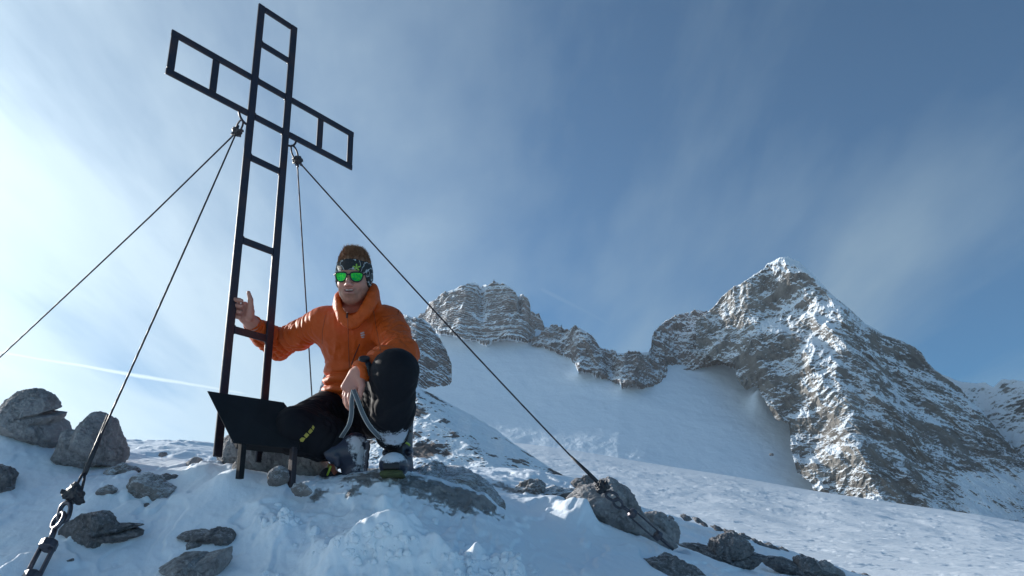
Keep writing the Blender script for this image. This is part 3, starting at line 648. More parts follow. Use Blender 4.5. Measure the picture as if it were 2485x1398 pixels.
# round the foot of the cross
boulder([(528, 1092), (540, 1068), (562, 1050), (592, 1056), (622, 1085), (625, 1120), (560, 1135), (532, 1118)], 3.22, .10, 'pale brown boulder between the left cross post and the front leg of the desk', seed=51, rough=.08)
boulder([(580, 1075), (640, 1062), (708, 1070), (726, 1150), (690, 1185), (640, 1185), (600, 1180)], 3.16, .07, 'smooth grey block in the shade under the summit book desk', seed=52, rough=.05)
boulder([(700, 1092), (735, 1085), (770, 1092), (792, 1112), (800, 1165), (745, 1190), (706, 1180)], 3.14, .10, 'rounded grey boulder right of the desk, behind the bent knee', seed=53, rough=.07)
boulder([(650, 1152), (660, 1138), (675, 1130), (694, 1140), (706, 1162), (690, 1178), (655, 1178)], 2.84, .035, 'small icy boulder in front of the desk legs', name='rock', cat='rock', seed=54, rough=.10, mat=M_ROCKS)
boulder([(704, 1184), (725, 1172), (748, 1182), (758, 1196), (735, 1204), (712, 1196)], 2.755, .02, 'small frosted stone right below the right desk leg', name='rock', cat='stone', seed=55, rough=.18, lvl=4, mat=M_ROCKS)
boulder([(560, 1135), (590, 1118), (610, 1130), (606, 1145), (575, 1148)], 2.98, .04, 'small grey stone left of the front desk leg', name='rock', cat='stone', seed=56, rough=.15, lvl=4)
# outcrop under the boots and rocks to the right
boulder([(728, 1212), (760, 1182), (800, 1166), (850, 1158), (900, 1152), (1000, 1150), (1080, 1152), (1130, 1152), (1170, 1172), (1195, 1192), (1225, 1222), (1230, 1252), (1190, 1290), (1100, 1310), (950, 1320), (780, 1310), (735, 1250)], 3.10, .26,
        'broad snow-plastered outcrop carrying both ski boots', cat='outcrop', name='outcrop', seed=61, rough=.06, lvl=6, mat=M_ROCKS, lean=.9)
boulder([(1372, 1218), (1400, 1192), (1440, 1183), (1460, 1172), (1484, 1166), (1510, 1180), (1545, 1225), (1575, 1262), (1612, 1288), (1645, 1318), (1640, 1326), (1560, 1312), (1500, 1284), (1466, 1284), (1448, 1262), (1415, 1238), (1385, 1232)], 3.60, .18,
        'tent-shaped grey boulder that the right-hand cable runs down across', seed=71, rough=.10, lvl=6, lean=.3)
boulder([(1192, 1203), (1240, 1192), (1320, 1190), (1372, 1188), (1400, 1186), (1396, 1202), (1320, 1208), (1250, 1218)], 3.95, .10, 'thin dark ledge left of the tent-shaped boulder', name='rock_ledge', cat='ledge', seed=72, rough=.30, mat=M_ROCKS)
boulder([(1250, 1232), (1285, 1225), (1310, 1236), (1290, 1246), (1262, 1245)], 3.5, .05, 'small snow-dusted stone below the thin ledge', name='rock', cat='stone', seed=73, rough=.25, lvl=4, mat=M_ROCKS)
boulder([(1384, 1170), (1410, 1160), (1440, 1166), (1452, 1176), (1420, 1182)], 4.6, .08, 'small rock behind the tip of the tent-shaped boulder', name='rock', cat='rock', seed=74, rough=.25, lvl=4, mat=M_ROCKD)
boulder([(1560, 1245), (1590, 1240), (1620, 1262), (1650, 1290), (1640, 1330), (1590, 1300)], 3.75, .08, 'low grey rock hugging the right flank of the tent-shaped boulder', name='rock', cat='rock', seed=75, rough=.22, mat=M_ROCK)
boulder([(1618, 1338), (1660, 1320), (1720, 1330), (1780, 1345), (1830, 1340), (1862, 1352), (1850, 1372), (1760, 1368), (1680, 1362)], 3.95, .14, 'long low ledge of grey rock right of the buried cable end', name='rock_ledge', cat='ledge', seed=76, rough=.20, lvl=6, mat=M_ROCKD)
boulder([(1840, 1352), (1880, 1352), (1930, 1368), (1990, 1388), (2040, 1398), (2010, 1415), (1900, 1390)], 4.3, .12, 'low ledge continuing down to the bottom edge of the photo', name='rock_ledge', cat='ledge', seed=77, rough=.22, mat=M_ROCKD)
boulder([(1925, 1376), (1950, 1362), (1985, 1364), (2025, 1376), (2060, 1398), (2000, 1410), (1945, 1392)], 4.6, .12, 'warm grey hump on the lowest ledge at the bottom edge', name='rock', cat='rock', seed=78, rough=.20, mat=M_ROCK)
boulder([(1470, 1412), (1500, 1385), (1545, 1368), (1600, 1360), (1660, 1370), (1700, 1385), (1730, 1408), (1690, 1440), (1520, 1440)], 3.05, .14, 'dark rough rock at the bottom edge below the long ledge', seed=79, rough=.14, lvl=6, mat=M_ROCKD)
boulder([(1772, 1306), (1795, 1308), (1812, 1320), (1795, 1322)], 5.4, .05, 'lone sliver of rock on the snow below the dark stones of the crest', name='rock', cat='stone', seed=80, rough=.2, lvl=4, mat=M_ROCKD)
# dark stones along the crest
CR = [(1578, 1258), (1604, 1262), (1632, 1258), (1662, 1256), (1690, 1262), (1712, 1272), (1735, 1282), (1758, 1290), (1782, 1298), (1806, 1302), (1830, 1312), (1852, 1320), (1876, 1328), (1897, 1334), (1922, 1346), (1948, 1352), (1975, 1362), (2000, 1370), (2025, 1380), (2050, 1390), (2075, 1394), (2098, 1400)]
for i, (x, y) in enumerate(CR):
    w = RS.uniform(9, 26); h = RS.uniform(1.8, 4.5); x += RS.uniform(-5, 5)
    zc = 5.4 + 2.0 * (x - 1578) / 520
    pts = [(x + w * math.cos(a) * RS.uniform(.8, 1.15), y + w * .30 * math.cos(a) + h * math.sin(a) * RS.uniform(.7, 1.2)) for a in np.linspace(0, 2 * np.pi, 9, endpoint=False)]
    boulder(pts, zc, .07, 'low dark stone in the thin line along the snow crest before the glacier', name='rock', cat='stone', seed=100 + i, rough=.25, lvl=3,
            mat=M_ROCKD, group='dark stones along the snow crest')
boulder([(1866, 1104), (1871, 1100), (1878, 1104), (1872, 1106)], 700, 2.0, 'tiny dark rock alone on the shaded upper snowfield', name='rock', cat='rock', seed=130, rough=.1, lvl=3, mat=M_ROCKD)

# loose clods of trodden snow, too many to count
def clods():
    me = ground.data; n = len(me.vertices); co = np.empty(n * 3, dtype=np.float32); me.vertices.foreach_get('co', co); co = co.reshape(-1, 3)
    rs = np.random.RandomState(77); sv, sf = ICO[2]; Vs, Fs = [], []; k = 0
    lines = [((770, 1330), (940, 1285), 60, 10), ((900, 1290), (1015, 1315), 60, 9), ((860, 1345), (1000, 1345), 60, 18), ((1060, 1348), (1150, 1350), 60, 8), ((1130, 1365), (1260, 1350), 80, 10), ((1180, 1385), (1300, 1395), 60, 10),
             ((1080, 1388), (1220, 1396), 60, 8), ((680, 1235), (725, 1275), 60, 10), ((640, 1265), (720, 1262), 50, 10), ((600, 1390), (700, 1396), 24, 8), ((700, 1300), (1300, 1395), 90, 50), ((1090, 1250), (1300, 1280), 16, 30)]
    for (a, b, cnt, sp) in lines:
        for _ in range(int(cnt * .5)):
            t = rs.rand(); px = a[0] + (b[0] - a[0]) * t + rs.normal() * sp * .8; py = a[1] + (b[1] - a[1]) * t + rs.normal() * sp * .55
            d = M @ unit0(np.array([(px - CXP) / F_PX, (CYP - py) / F_PX, 1.0]))
            h = GT.ray_cast(Vector(d * .8), Vector(d))
            if h[0] is None or h[3] > 4: continue
            r = .002 + .013 * rs.rand() ** 2.6
            v = sv * (1 + .7 * fbm(sv * 1.5 + rs.rand() * 90, 3, 7, .7, False, True))[:, None] * r * rs.uniform(.6, 1.3, 3)
            Vs.append(v + np.array(h[0]) + np.array([0, 0, r * .05])); Fs.append(sf + k); k += len(sv)
    o = link('loose_snow', mesh_np('loose_snow', np.vstack(Vs), np.vstack(Fs)), M_GROUND); tag(o, 'loose crumbs of trodden snow in front of the outcrop', 'snow', kind='stuff')
def unit0(v): return v / np.linalg.norm(v)
ny_, nx_ = len(lr), len(azd)
sel = GV.reshape(ny_, nx_, 3)[10:360, 56:1130:2]
GT = BVHTree.FromPolygons([tuple(p) for p in sel.reshape(-1, 3)], [tuple(int(i) for i in q) for q in grid_faces(sel.shape[0], sel.shape[1])])
clods()

# ------------------------------------------------------------------ metal: tubes, bars, links
class MB:
    def __init__(s): s.v = []; s.f = []; s.n = 0
    def add(s, V, Fl):
        s.v.append(np.asarray(V, float)); s.f += [tuple(int(i) + s.n for i in q) for q in Fl]; s.n += len(V)
    def hexa(s, c):                                        # 8 corners, bottom loop then top loop
        s.add(c, [(3, 2, 1, 0), (4, 5, 6, 7), (0, 1, 5, 4), (1, 2, 6, 5), (2, 3, 7, 6), (3, 0, 4, 7)])
    def bar(s, a, b, u, w, ws, hs, ext=0.0):
        a, b, u, w = [np.asarray(t, float) for t in (a, b, u, w)]
        d = (b - a) / np.linalg.norm(b - a); a = a - d * ext; b = b + d * ext
        q = [(-1, -1), (1, -1), (1, 1), (-1, 1)]
        s.hexa([p + u * i * ws / 2 + w * j * hs / 2 for p in (a, b) for i, j in q])
    def tube(s, P, r, n=10, closed=False, twist=0.0):
        P = np.asarray(P, float); m = len(P); r = np.broadcast_to(np.asarray(r, float), (m,))
        if closed: T = np.roll(P, -1, 0) - np.roll(P, 1, 0)
        else: T = np.gradient(P, axis=0)
        T /= np.linalg.norm(T, axis=1)[:, None]
        ref = np.array([0.0, 0, 1]) if abs(T[0][2]) < .9 else np.array([1.0, 0, 0])
        U = np.cross(T[0], ref); U /= np.linalg.norm(U); V = []
        for i in range(m):
            U = U - (U @ T[i]) * T[i]; U /= np.linalg.norm(U); B = np.cross(T[i], U)
            a = np.arange(n) * 2 * np.pi / n + twist * i
            V.append(P[i] + r[i] * (np.cos(a)[:, None] * U + np.sin(a)[:, None] * B))
        V = np.vstack(V); Fl = []
        for i in range(m if closed else m - 1):
            j = (i + 1) % m
            for k in range(n): Fl.append((i * n + k, i * n + (k + 1) % n, j * n + (k + 1) % n, j * n + k))
        if not closed: Fl += [tuple(range(n))[::-1], tuple((m - 1) * n + k for k in range(n))]
        s.add(V, Fl)
    def build(s, name, mat, parent=None, smooth=False, bevel=0.0, seg=2):
        V = np.vstack(s.v)
        me = bpy.data.meshes.new(name); me.from_pydata(V.tolist(), [], s.f); me.update()
        if smooth: me.polygons.foreach_set('use_smooth', [True] * len(me.polygons))
        o = link(name, me, mat)
        if bevel:
            md = o.modifiers.new('b', 'BEVEL'); md.width = bevel; md.segments = seg; md.limit_method = 'ANGLE'; md.angle_limit = .6; md.use_clamp_overlap = True
        if parent is not None: child(o, parent)
        return o

def m_rusty(name):
    m, nt, b = mat_new(name)
    t = N(nt, 'ShaderNodeTexCoord')
    n1 = N(nt, 'ShaderNodeTexNoise', i_Scale=9.0, i_Detail=8.0, i_Roughness=0.65); L(t.outputs['Object'], n1.inputs[0])
    n2 = N(nt, 'ShaderNodeTexNoise', i_Scale=70.0, i_Detail=5.0); L(t.outputs['Object'], n2.inputs[0])
    c = mixc(nt, ramp(nt, n1.outputs[0], [(0.48, 0.0), (0.72, 1.0)]), (0.022, 0.019, 0.030), (0.060, 0.030, 0.028))
    c = mixc(nt, ramp(nt, n2.outputs[0], [(0.6, 0.0), (0.75, 0.5)]), c, (0.10, 0.05, 0.035))
    L(c, b.inputs['Base Color'])
    b.inputs['Metallic'].default_value = .25; b.inputs['Specular IOR Level'].default_value = .6
    L(ramp(nt, n1.outputs[0], [(0.3, 0.30), (0.7, 0.5)]), b.inputs['Roughness'])
    bp = N(nt, 'ShaderNodeBump', i_Strength=.4, i_Distance=.001); L(n2.outputs[0], bp.inputs['Height']); L(bp.outputs[0], b.inputs['Normal'])
    return m
M_CROSS = m_rusty('rusted_steel')
M_DARK = m_plain('black_sheet_steel', (0.010, 0.012, 0.015), rough=.7, spec=.25, metal=.0, var=.25, scale=12, bump=.2, bscale=90)
M_CABLE = m_plain('weathered_wire_rope', (0.035, 0.032, 0.04), rough=.5, metal=.4, var=.3, scale=200, bump=.5, bscale=300, bdist=.001)
M_IRON = m_plain('dark_galvanised_iron', (0.10, 0.095, 0.11), rough=.34, metal=.75, var=.3, scale=40, bump=.25, bscale=120)
M_TAPE = m_plain('black_wrapping', (0.025, 0.024, 0.03), rough=.45, var=.3, scale=60, bump=.6, bscale=70, bdist=.004)

# cross: fitted plane (a = along the arms, h = up), both horizontal/vertical in the world
CA = M @ np.array([.591, -.275, .758]); CA /= np.linalg.norm(CA)
CH = np.array([0, 0, 1.0]); CA = CA - (CA @ CH) * CH; CA /= np.linalg.norm(CA)
CN = np.cross(CA, CH)
CO = (M @ np.array([-1.00027, -.14387, 2.85])) * 1.105
S_ = 1.105
cw, cT, c2, cu, cl_, c3, c4, cL, cs = [k * S_ for k in (.170, 1.415, 1.239, 1.057, .889, .703, .350, .351, .176)]
def CP(a, h, n=0.0): return CO + CA * a + CH * h + CN * n
t_ = .036; td = .011; th_ = .031
zb = -0.50
cross = empty('summit_cross', CP(cw / 2, zb)); tag(cross, 'tall rusty steel cross made of open ladder-like frames, held up by cables', 'cross')
def cbar(name, p, q, u, w, ws, hs, ext=0.0):
    b = MB(); b.bar(p, q, u, w, ws, hs, ext); return b.build(name, M_CROSS, cross, bevel=.0035)
cbar('post', CP(0, zb), CP(0, cT + th_ / 2), CA, CN, t_, td)
cbar('post', CP(cw, zb), CP(cw, cT + th_ / 2), CA, CN, t_, td)
g_ = t_ / 2
def rung(h, name='rung', e=.0):
    cbar(name, CP(g_, h), CP(cw - g_, h), CH, CN, th_, td * .9)
for h in (cT, c2, c3, c4, 0.0, -0.355): rung(h)
for h in (cu, cl_):
    cbar('arm_rail', CP(-cL - g_, h), CP(-g_, h), CH, CN, th_, td * .95)
    cbar('arm_rail', CP(cw + g_, h), CP(cw + cL + g_, h), CH, CN, th_, td * .95)
    rung(h, 'arm_rail')
for a in (-cL, cw + cL, -cs, cw + cs):
    cbar('arm_strut', CP(a, cl_ + th_ / 2), CP(a, cu - th_ / 2), CA, CN, t_ * .92, td * .9)
# weld beads
for h in (c2, cu, cl_, c3, c4, 0.0):
    for a, sgn in ((g_, 1), (cw - g_, -1)):
        for sv in (-1, 1):
            wb = MB(); wb.tube([CP(a, h + sv * th_ * .48, -.005), CP(a, h + sv * th_ * .48, .005)], .0042, 6)
            wb.build('weld_seam', M_CROSS, cross, smooth=True)

# iron rings welded in the corners under the arms
def arc(c, r, a0, a1, n, e1, e2): return [c + r * (math.cos(t) * e1 + math.sin(t) * e2) for t in np.linspace(a0, a1, n)]
for (a, sg) in ((-.012, -1), (cw + .012, 1)):
    q = MB()
    c = CP(a, cl_ - g_ * .5)
    q.tube(arc(c, .048, math.radians(-100), math.radians(5), 16, CA * sg, CH), .0052, 8)
    q.build('corner_ring', M_CROSS, cross, smooth=True)

def lumpy(center, r, seed, name, mat, parent=None, sq=(1, 1, 1), amp=.35):
    v, f = ICO[4]; v = v.copy()
    rs = np.random.RandomState(seed)
    for _ in range(9):
        n = rs.normal(size=3); n /= np.linalg.norm(n); v -= np.maximum(0, v @ n - .72)[:, None] * n
    h = 1 + amp * fbm(v * 1.9 + seed, 3, seed) + .12 * fbm(v * 6, 3, seed)
    V = v * h[:, None] * r * np.array(sq)
    me = mesh_np(name, V, f); o = link(name, me, mat); o.location = tuple(center)
    if parent is not None:
        o.location = tuple(np.array(center) - np.array(parent.location)); o.parent = parent
    return o

K1 = W(574, 321, 3.50); K2 = W(721, 388, 3.62)
R1 = CP(-.012, cl_ - g_ * .5) + .048 * (math.cos(-.95) * -CA + math.sin(-.95) * CH)
R2 = CP(cw + .012, cl_ - g_ * .5) + .048 * (math.cos(-.95) * CA + math.sin(-.95) * CH)
def unit(v): return v / np.linalg.norm(v)
def loop_pts(a, b, w, side, n=20):
    m = (a + b) / 2; d = (b - a) / 2
    return [m + d * math.cos(t) * 1.02 + side * w * math.sin(t) for t in np.linspace(0, 2 * np.pi, n, endpoint=False)]
def clamp_thing(K, R, label, seed, sq):
    e = empty('cable_clamp', K); tag(e, label, 'cable clamp')
    lumpy(K, .0235, seed, 'knot', M_TAPE, e, sq, .5)
    b = MB(); side = unit(np.cross(K - R, M @ np.array([0, 0, 1.])))
    b.tube(loop_pts(R, K, .012, side), .0042, 8, closed=True); b.build('wire_loop', M_CABLE, e, smooth=True)
    b = MB(); 
    for k, s_ in ((0, 1), (1, -1), (2, 1)):
        o = unit(np.random.RandomState(seed + k).normal(size=3)) * .022
        b.tube([K + o * .5, K + o * 1.5], .006, 6)
    b.build('bolt', M_IRON, e, smooth=False)
clamp_thing(K1, R1, 'black cable clamp hanging from the ring under the left arm of the cross', 5, (1.1, 1, .85))
clamp_thing(K2, R2, 'black cable clamp hanging from the ring under the right arm of the cross', 8, (1, 1, 1))

def cable_pts(a, b, sag=.0, n=40, kink=None):
    t = np.linspace(0, 1, n)[:, None]; P = a + (b - a) * t; P[:, 2] -= (sag * 4 * t * (1 - t))[:, 0]
    if kink is not None:
        k, off = kink; w = np.exp(-((t[:, 0] - k) / .02) ** 2) * 0 + np.where(t[:, 0] < k, t[:, 0] / k, (1 - t[:, 0]) / (1 - k))
        P = P + w[:, None] * off
    return P
def wire(name, P, label, group, r=.0037):
    e = empty(name, P[-1]); tag(e, label, 'cable', group)
    b = MB(); b.tube(P, r, 8, twist=.5); b.build('wire_rope', M_CABLE, e, smooth=True); return e
GG = 'steel cables bracing the cross'
ca = wire('guy_cable', cable_pts(K1, W(-330, 1170, 4.0), .012, 60, (.20, M @ np.array([-.004, -.012, 0]))), 'cable running down left from the left clamp out of the photo', GG)
TL = W(192, 1170, 2.53)
cb_ = wire('guy_cable', cable_pts(K1, W(238, 1072, 2.66), .01), 'cable running steeply from the left clamp to the turnbuckle in the bottom left corner', GG)
b = MB(); j = W(238, 1072, 2.66); k = W(198, 1168, 2.54)
b.tube([W(262, 1008, 2.74), j, W(205, 1150, 2.56)], [.0045, .0075, .0085], 10); b.build('spliced_end', M_TAPE, cb_, smooth=True)
b = MB(); b.tube([W(207, 1142, 2.565), W(197, 1156, 2.55), W(184, 1182, 2.53)], .0042, 8); b.tube([W(207, 1142, 2.565), W(204, 1165, 2.55), W(198, 1190, 2.53)], .0045, 8)
b.build('wire_loop', M_CABLE, cb_, smooth=True)
cc = wire('guy_cable', cable_pts(K2, W(768, 1138, 4.05), .0), 'cable hanging almost straight down from the right clamp behind the man', GG, .0034)
cd = wire('guy_cable', cable_pts(K2, W(1390, 1112, 3.62), .012), 'long cable running down right from the right clamp to the tent-shaped boulder', GG)
b = MB(); b.tube([W(1385, 1107, 3.62), W(1425, 1145, 3.60), W(1456, 1176, 3.56)], [.005, .0085, .009], 10); b.build('spliced_end', M_TAPE, cd, smooth=True)

def link_ring(c, d, side, ln, w, r, name, mat, parent):
    """one chain link: oval of round bar; d along, side across"""
    P = []
    for t in np.linspace(0, 2 * np.pi, 28, endpoint=False):
        x = math.cos(t); y = math.sin(t)
        P.append(c + d * (ln / 2 - w / 2) * np.sign(x) * abs(x) ** .3 * 1.0 + d * (w / 2) * x + side * (w / 2) * y)
    b = MB(); b.tube(P, r, 10, closed=True); return b.build(name, mat, parent, smooth=True)

def anchor(pts, scl, label, seed):
    """clamp > two links > eye bolt > turnbuckle body, along a chain of world points"""
    e = empty('turnbuckle', pts[-1]); tag(e, label, 'turnbuckle', 'turnbuckles at the lower cable ends')
    view = M @ np.array([0, 0, 1.0])
    d = unit(pts[1] - pts[0]); s1 = unit(np.cross(d, view)); s2 = unit(np.cross(d, s1))
    lumpy(pts[0], .034 * scl, seed, 'clamp', M_TAPE, e, (1.05, .9, .95), .35)
    b = MB()
    for i in range(3):
        o = unit(s1 * math.cos(2.1 * i + .6) + s2 * math.sin(2.1 * i + .6) * .6) * .034 * scl
        b.tube([pts[0] + o * .6, pts[0] + o * 1.12], .008 * scl, 6)
    b.build('bolt', M_TAPE, e)
    link_ring(pts[1], unit(d + s1 * .25), unit(s1 + s2 * .35), .062 * scl, .038 * scl, .0072 * scl, 'chain_link', M_IRON, e)
    link_ring(pts[2], unit(pts[3] - pts[1]), unit(s1 * .75 + s2 * .6), .050 * scl, .050 * scl, .0070 * scl, 'eye', M_IRON, e)
    b = MB(); b.tube([pts[2] + unit(pts[3] - pts[2]) * .02 * scl, pts[3]], .0085 * scl, 12); b.build('threaded_rod', M_IRON, e, smooth=True)
    d = unit(pts[4] - pts[3]); s1 = unit(np.cross(d, view)); s2 = np.cross(d, s1)
    hw = .019 * scl
    for sg in (-1, 1):
        b = MB(); b.bar(pts[3] + s1 * hw * sg, pts[4] + s1 * hw * sg, s1, s2, .009 * scl, .015 * scl); b.build('side_bar', M_IRON, e, bevel=.002)
    for p in (pts[3], pts[4]):
        b = MB(); b.tube([p - d * .018 * scl, p - d * .010 * scl, p + d * .012 * scl, p + d * .020 * scl], [.014 * scl, .026 * scl, .026 * scl, .013 * scl], 8); b.build('end_nut', M_IRON, e, bevel=.002)
    b = MB(); b.tube([pts[4], pts[4] + d * .05 * scl, pts[4] + d * .10 * scl], .009 * scl, 10); b.build('anchor_rod', M_IRON, e, smooth=True)
anchor([W(179, 1200, 2.50), W(157, 1243, 2.46), W(141, 1264, 2.44), W(118, 1322, 2.39), W(78, 1400, 2.31)], 1.0, 'turnbuckle with chain link in the bottom left corner, its steel bars shining', 3)
anchor([W(1462, 1182, 3.38), W(1485, 1204, 3.36), W(1500, 1222, 3.35), W(1534, 1246, 3.34), W(1596, 1300, 3.34)], .86, 'dark turnbuckle lying along the flank of the tent-shaped boulder', 6)

# desk for the summit book
desk = empty('summit_desk', W(650, 1150, 2.85)); tag(desk, 'black sheet-metal summit book desk with a slanted front, at the foot of the cross', 'desk')
TLc, TRc, MRc, BRc, BLc = W(503, 948, 2.90), W(689, 976, 3.00), W(716, 1012, 2.985), W(729, 1090, 2.88), W(566, 1074, 2.80)
nb_ = unit(np.cross(TRc - TLc, BLc - TLc)); nb_ = nb_ if nb_ @ (M @ np.array([0, 0, 1.])) > 0 else -nb_
def prism(front, off, name, mat, parent, bevel=.002):
    fr = [np.array(p) for p in front]; bk = [p + off for p in fr]; n = len(fr); b = MB()
    b.add(fr + bk, [tuple(range(n))[::-1], tuple(range(n, 2 * n))] + [(i, (i + 1) % n, (i + 1) % n + n, i + n) for i in range(n)])
    o = b.build(name, mat, parent, bevel=bevel)
    bm_fix(o); return o
def bm_fix(o):
    import bmesh
    bm = bmesh.new(); bm.from_mesh(o.data); bmesh.ops.recalc_face_normals(bm, faces=bm.faces); bm.to_mesh(o.data); bm.free()
prism([TLc, TRc, MRc, BRc, BLc], nb_ * .006, 'front_plate', M_DARK, desk)
i0 = .04
cen = (TLc + TRc + MRc + BRc + BLc) / 5
prism([cen + (p - cen) * .78 + nb_ * .007 for p in (TLc, TRc, MRc, BRc, BLc)], nb_ * .07, 'book_box', M_DARK, desk, .003)
for (x0, y0, x1, y1, z0, z1) in ((589, 1076, 588, 1165, 2.82, 2.80), (713, 1086, 714, 1185, 2.88, 2.84)):
    b = MB(); p, q = W(x0, y0, z0), W(x1, y1, z1)
    q = np.array([p[0], p[1], q[2]])
    b.bar(p, q, unit(np.cross(np.array([0, 0, 1.]), CN)), CN, .021, .021); b.build('leg', M_DARK if x0 < 600 else M_CROSS, desk, bevel=.002)
# far cross on the centre peak
fc = empty('far_cross', W(1199, 694, 1005)); tag(fc, 'tiny cross on the very top of the banded centre peak', 'cross')
b = MB(); ux, uz, un = M @ np.array([1, 0, 0.]), np.array([0, 0, 1.]), M @ np.array([0, 0, 1.])
b.bar(W(1199, 697, 1005), W(1198.6, 678, 1005), ux, un, .75, .6); b.build('post', M_CROSS, fc)
b = MB(); b.bar(W(1195.5, 683.5, 1004.5), W(1202, 683.5, 1004.5), uz, un, .7, .3); b.build('crossbar', M_CROSS, fc)
#@@NEXT
# ------------------------------------------------------------------ the man: smooth implicit surfaces, meshed with sparse surface nets
def Wp(px, py, zc): return W(px, py, zc)
CR_, CU_, CF_ = M @ np.array([1., 0, 0]), M @ np.array([0, 1., 0]), M @ np.array([0, 0, 1.])
FH = M @ F_                                                  # horizontal, away from the camera
def smin(a, b, k):
    if k <= 0: return np.minimum(a, b)
    h = np.maximum(k - np.abs(a - b), 0) / k
    return np.minimum(a, b) - h * h * k * .25
def smax(a, b, k): return -smin(-a, -b, k)
class Cap:
    def __init__(s, a, b, r1, r2=None): s.a = np.asarray(a, float); s.b = np.asarray(b, float); s.r1 = r1; s.r2 = r1 if r2 is None else r2
    def __call__(s, P):
        d = s.b - s.a; l = d @ d + 1e-12; t = np.clip((P - s.a) @ d / l, 0, 1)
        return np.linalg.norm(P - s.a - t[:, None] * d, axis=1) - (s.r1 + (s.r2 - s.r1) * t)
class Ell:
    def __init__(s, c, ax, r): s.c = np.asarray(c, float); s.A = np.array(ax, float); s.r = np.asarray(r, float)
    def __call__(s, P):
        q = (P - s.c) @ s.A.T; k0 = np.linalg.norm(q / s.r, axis=1); k1 = np.linalg.norm(q / s.r ** 2, axis=1) + 1e-9
        return np.where(k0 < .05, -s.r.min(), k0 * (k0 - 1) / k1)
class Box:
    def __init__(s, c, ax, h, r): s.c = np.asarray(c, float); s.A = np.array(ax, float); s.h = np.asarray(h, float) - r; s.r = r
    def __call__(s, P):
        q = np.abs((P - s.c) @ s.A.T) - s.h
        return np.linalg.norm(np.maximum(q, 0), axis=1) + np.minimum(q.max(1), 0) - s.r
def mesh_sdf(prims, h, disp=None, damp=0.0, post=None):
    """prims: list of (op, f, k) with op 'u' union, 's' subtract, 'i' intersect. Returns V, quads."""
    B = 16; bs = B * h; R = bs * .5 * 3 ** .5
    lo = np.full(3, 1e9); hi = -lo
    for op, f, k in prims:
        if op != 'u': continue
        if isinstance(f, Cap):
            r = max(f.r1, f.r2); lo = np.minimum(lo, np.minimum(f.a, f.b) - r); hi = np.maximum(hi, np.maximum(f.a, f.b) + r)
        else:
            r = (f.r.max() if isinstance(f, Ell) else np.linalg.norm(f.h) + f.r); lo = np.minimum(lo, f.c - r); hi = np.maximum(hi, f.c + r)
    lo -= .03 + damp; hi += .03 + damp
    n = np.ceil((hi - lo) / bs).astype(int)
    I = np.stack(np.meshgrid(*[np.arange(k) for k in n], indexing='ij'), -1).reshape(-1, 3)
    Cn = lo + (I + .5) * bs
    dc = [f(Cn) for _, f, _ in prims]
    tot = np.full(len(Cn), 9.0)
    for (op, f, k), d in zip(prims, dc):
        tot = smin(tot, d, k) if op == 'u' else (smax(tot, -d, k) if op == 's' else smax(tot, d, k))
    keep = np.where(np.abs(tot) < R * 1.25 + damp + .01)[0]
    g = np.arange(B + 1) * h
    G = np.stack(np.meshgrid(g, g, g, indexing='ij'), -1).reshape(-1, 3)
    NG = (n * B + 2)
    keys, verts, quads = [], [], []
    def key(i, j, k): return (i * NG[1] + j) * NG[2] + k
    cor = [(a, b, c) for a in (0, 1) for b in (0, 1) for c in (0, 1)]
    edg = [(p, q) for p in range(8) for q in range(p + 1, 8) if sum(abs(cor[p][t] - cor[q][t]) for t in range(3)) == 1]
    for bi in keep:
        P = lo + I[bi] * bs + G
        d = np.full(len(P), 9.0)
        for (op, f, k), c0 in zip(prims, dc):
            v = c0[bi]
            if op == 'u' and v > R * 1.3 + k + damp + .02: continue
            if op == 's' and v > R * 1.3 + k + .02: continue
            q = f(P)
            d = smin(d, q, k) if op == 'u' else (smax(d, -q, k) if op == 's' else smax(d, q, k))
        if disp is not None: d = d - disp(P)
        if d.min() > 0 or d.max() < 0: continue
        d = d.reshape(B + 1, B + 1, B + 1); s = d < 0
        cs = [s[a:B + a, b:B + b, c:B + c] for a, b, c in cor]; sm = sum(c.astype(np.int8) for c in cs)
        act = np.argwhere((sm > 0) & (sm < 8))
        if len(act) == 0: continue
        vals = np.stack([d[act[:, 0] + a, act[:, 1] + b, act[:, 2] + c] for a, b, c in cor], 1)
        acc = np.zeros((len(act), 3)); cnt = np.zeros(len(act))
        for p, q in edg:
            m = (vals[:, p] < 0) != (vals[:, q] < 0)
            t = vals[m, p] / (vals[m, p] - vals[m, q])
            acc[m] += np.array(cor[p]) + t[:, None] * (np.array(cor[q]) - np.array(cor[p])); cnt[m] += 1
        gi = I[bi] * B
        verts.append(lo + (gi + act + acc / cnt[:, None]) * h); a_ = act + gi; keys.append(key(a_[:, 0], a_[:, 1], a_[:, 2]))
        for ax in range(3):
            e = np.zeros(3, int); e[ax] = 1
            s0 = s[:B, :B, :B]; s1 = s[e[0]:B + e[0], e[1]:B + e[1], e[2]:B + e[2]]
            w = np.argwhere(s0 != s1)
            if len(w) == 0: continue
            inside0 = s0[w[:, 0], w[:, 1], w[:, 2]]
            b1, b2 = (ax + 1) % 3, (ax + 2) % 3
            W0 = w + gi
            o1 = np.zeros(3, int); o1[b1] = 1; o2 = np.zeros(3, int); o2[b2] = 1
            c4 = [W0, W0 - o1, W0 - o1 - o2, W0 - o2]
            kk = np.stack([key(c[:, 0], c[:, 1], c[:, 2]) for c in c4], 1)
            kk[~inside0] = kk[~inside0][:, ::-1]
            quads.append(kk)
    keys = np.concatenate(keys); verts = np.vstack(verts); quads = np.vstack(quads)
    o = np.argsort(keys); ks = keys[o]
    ix = np.searchsorted(ks, quads); ix = np.minimum(ix, len(ks) - 1)
    ok = (ks[ix] == quads).all(1)
    F = o[ix[ok]]
    return verts, F

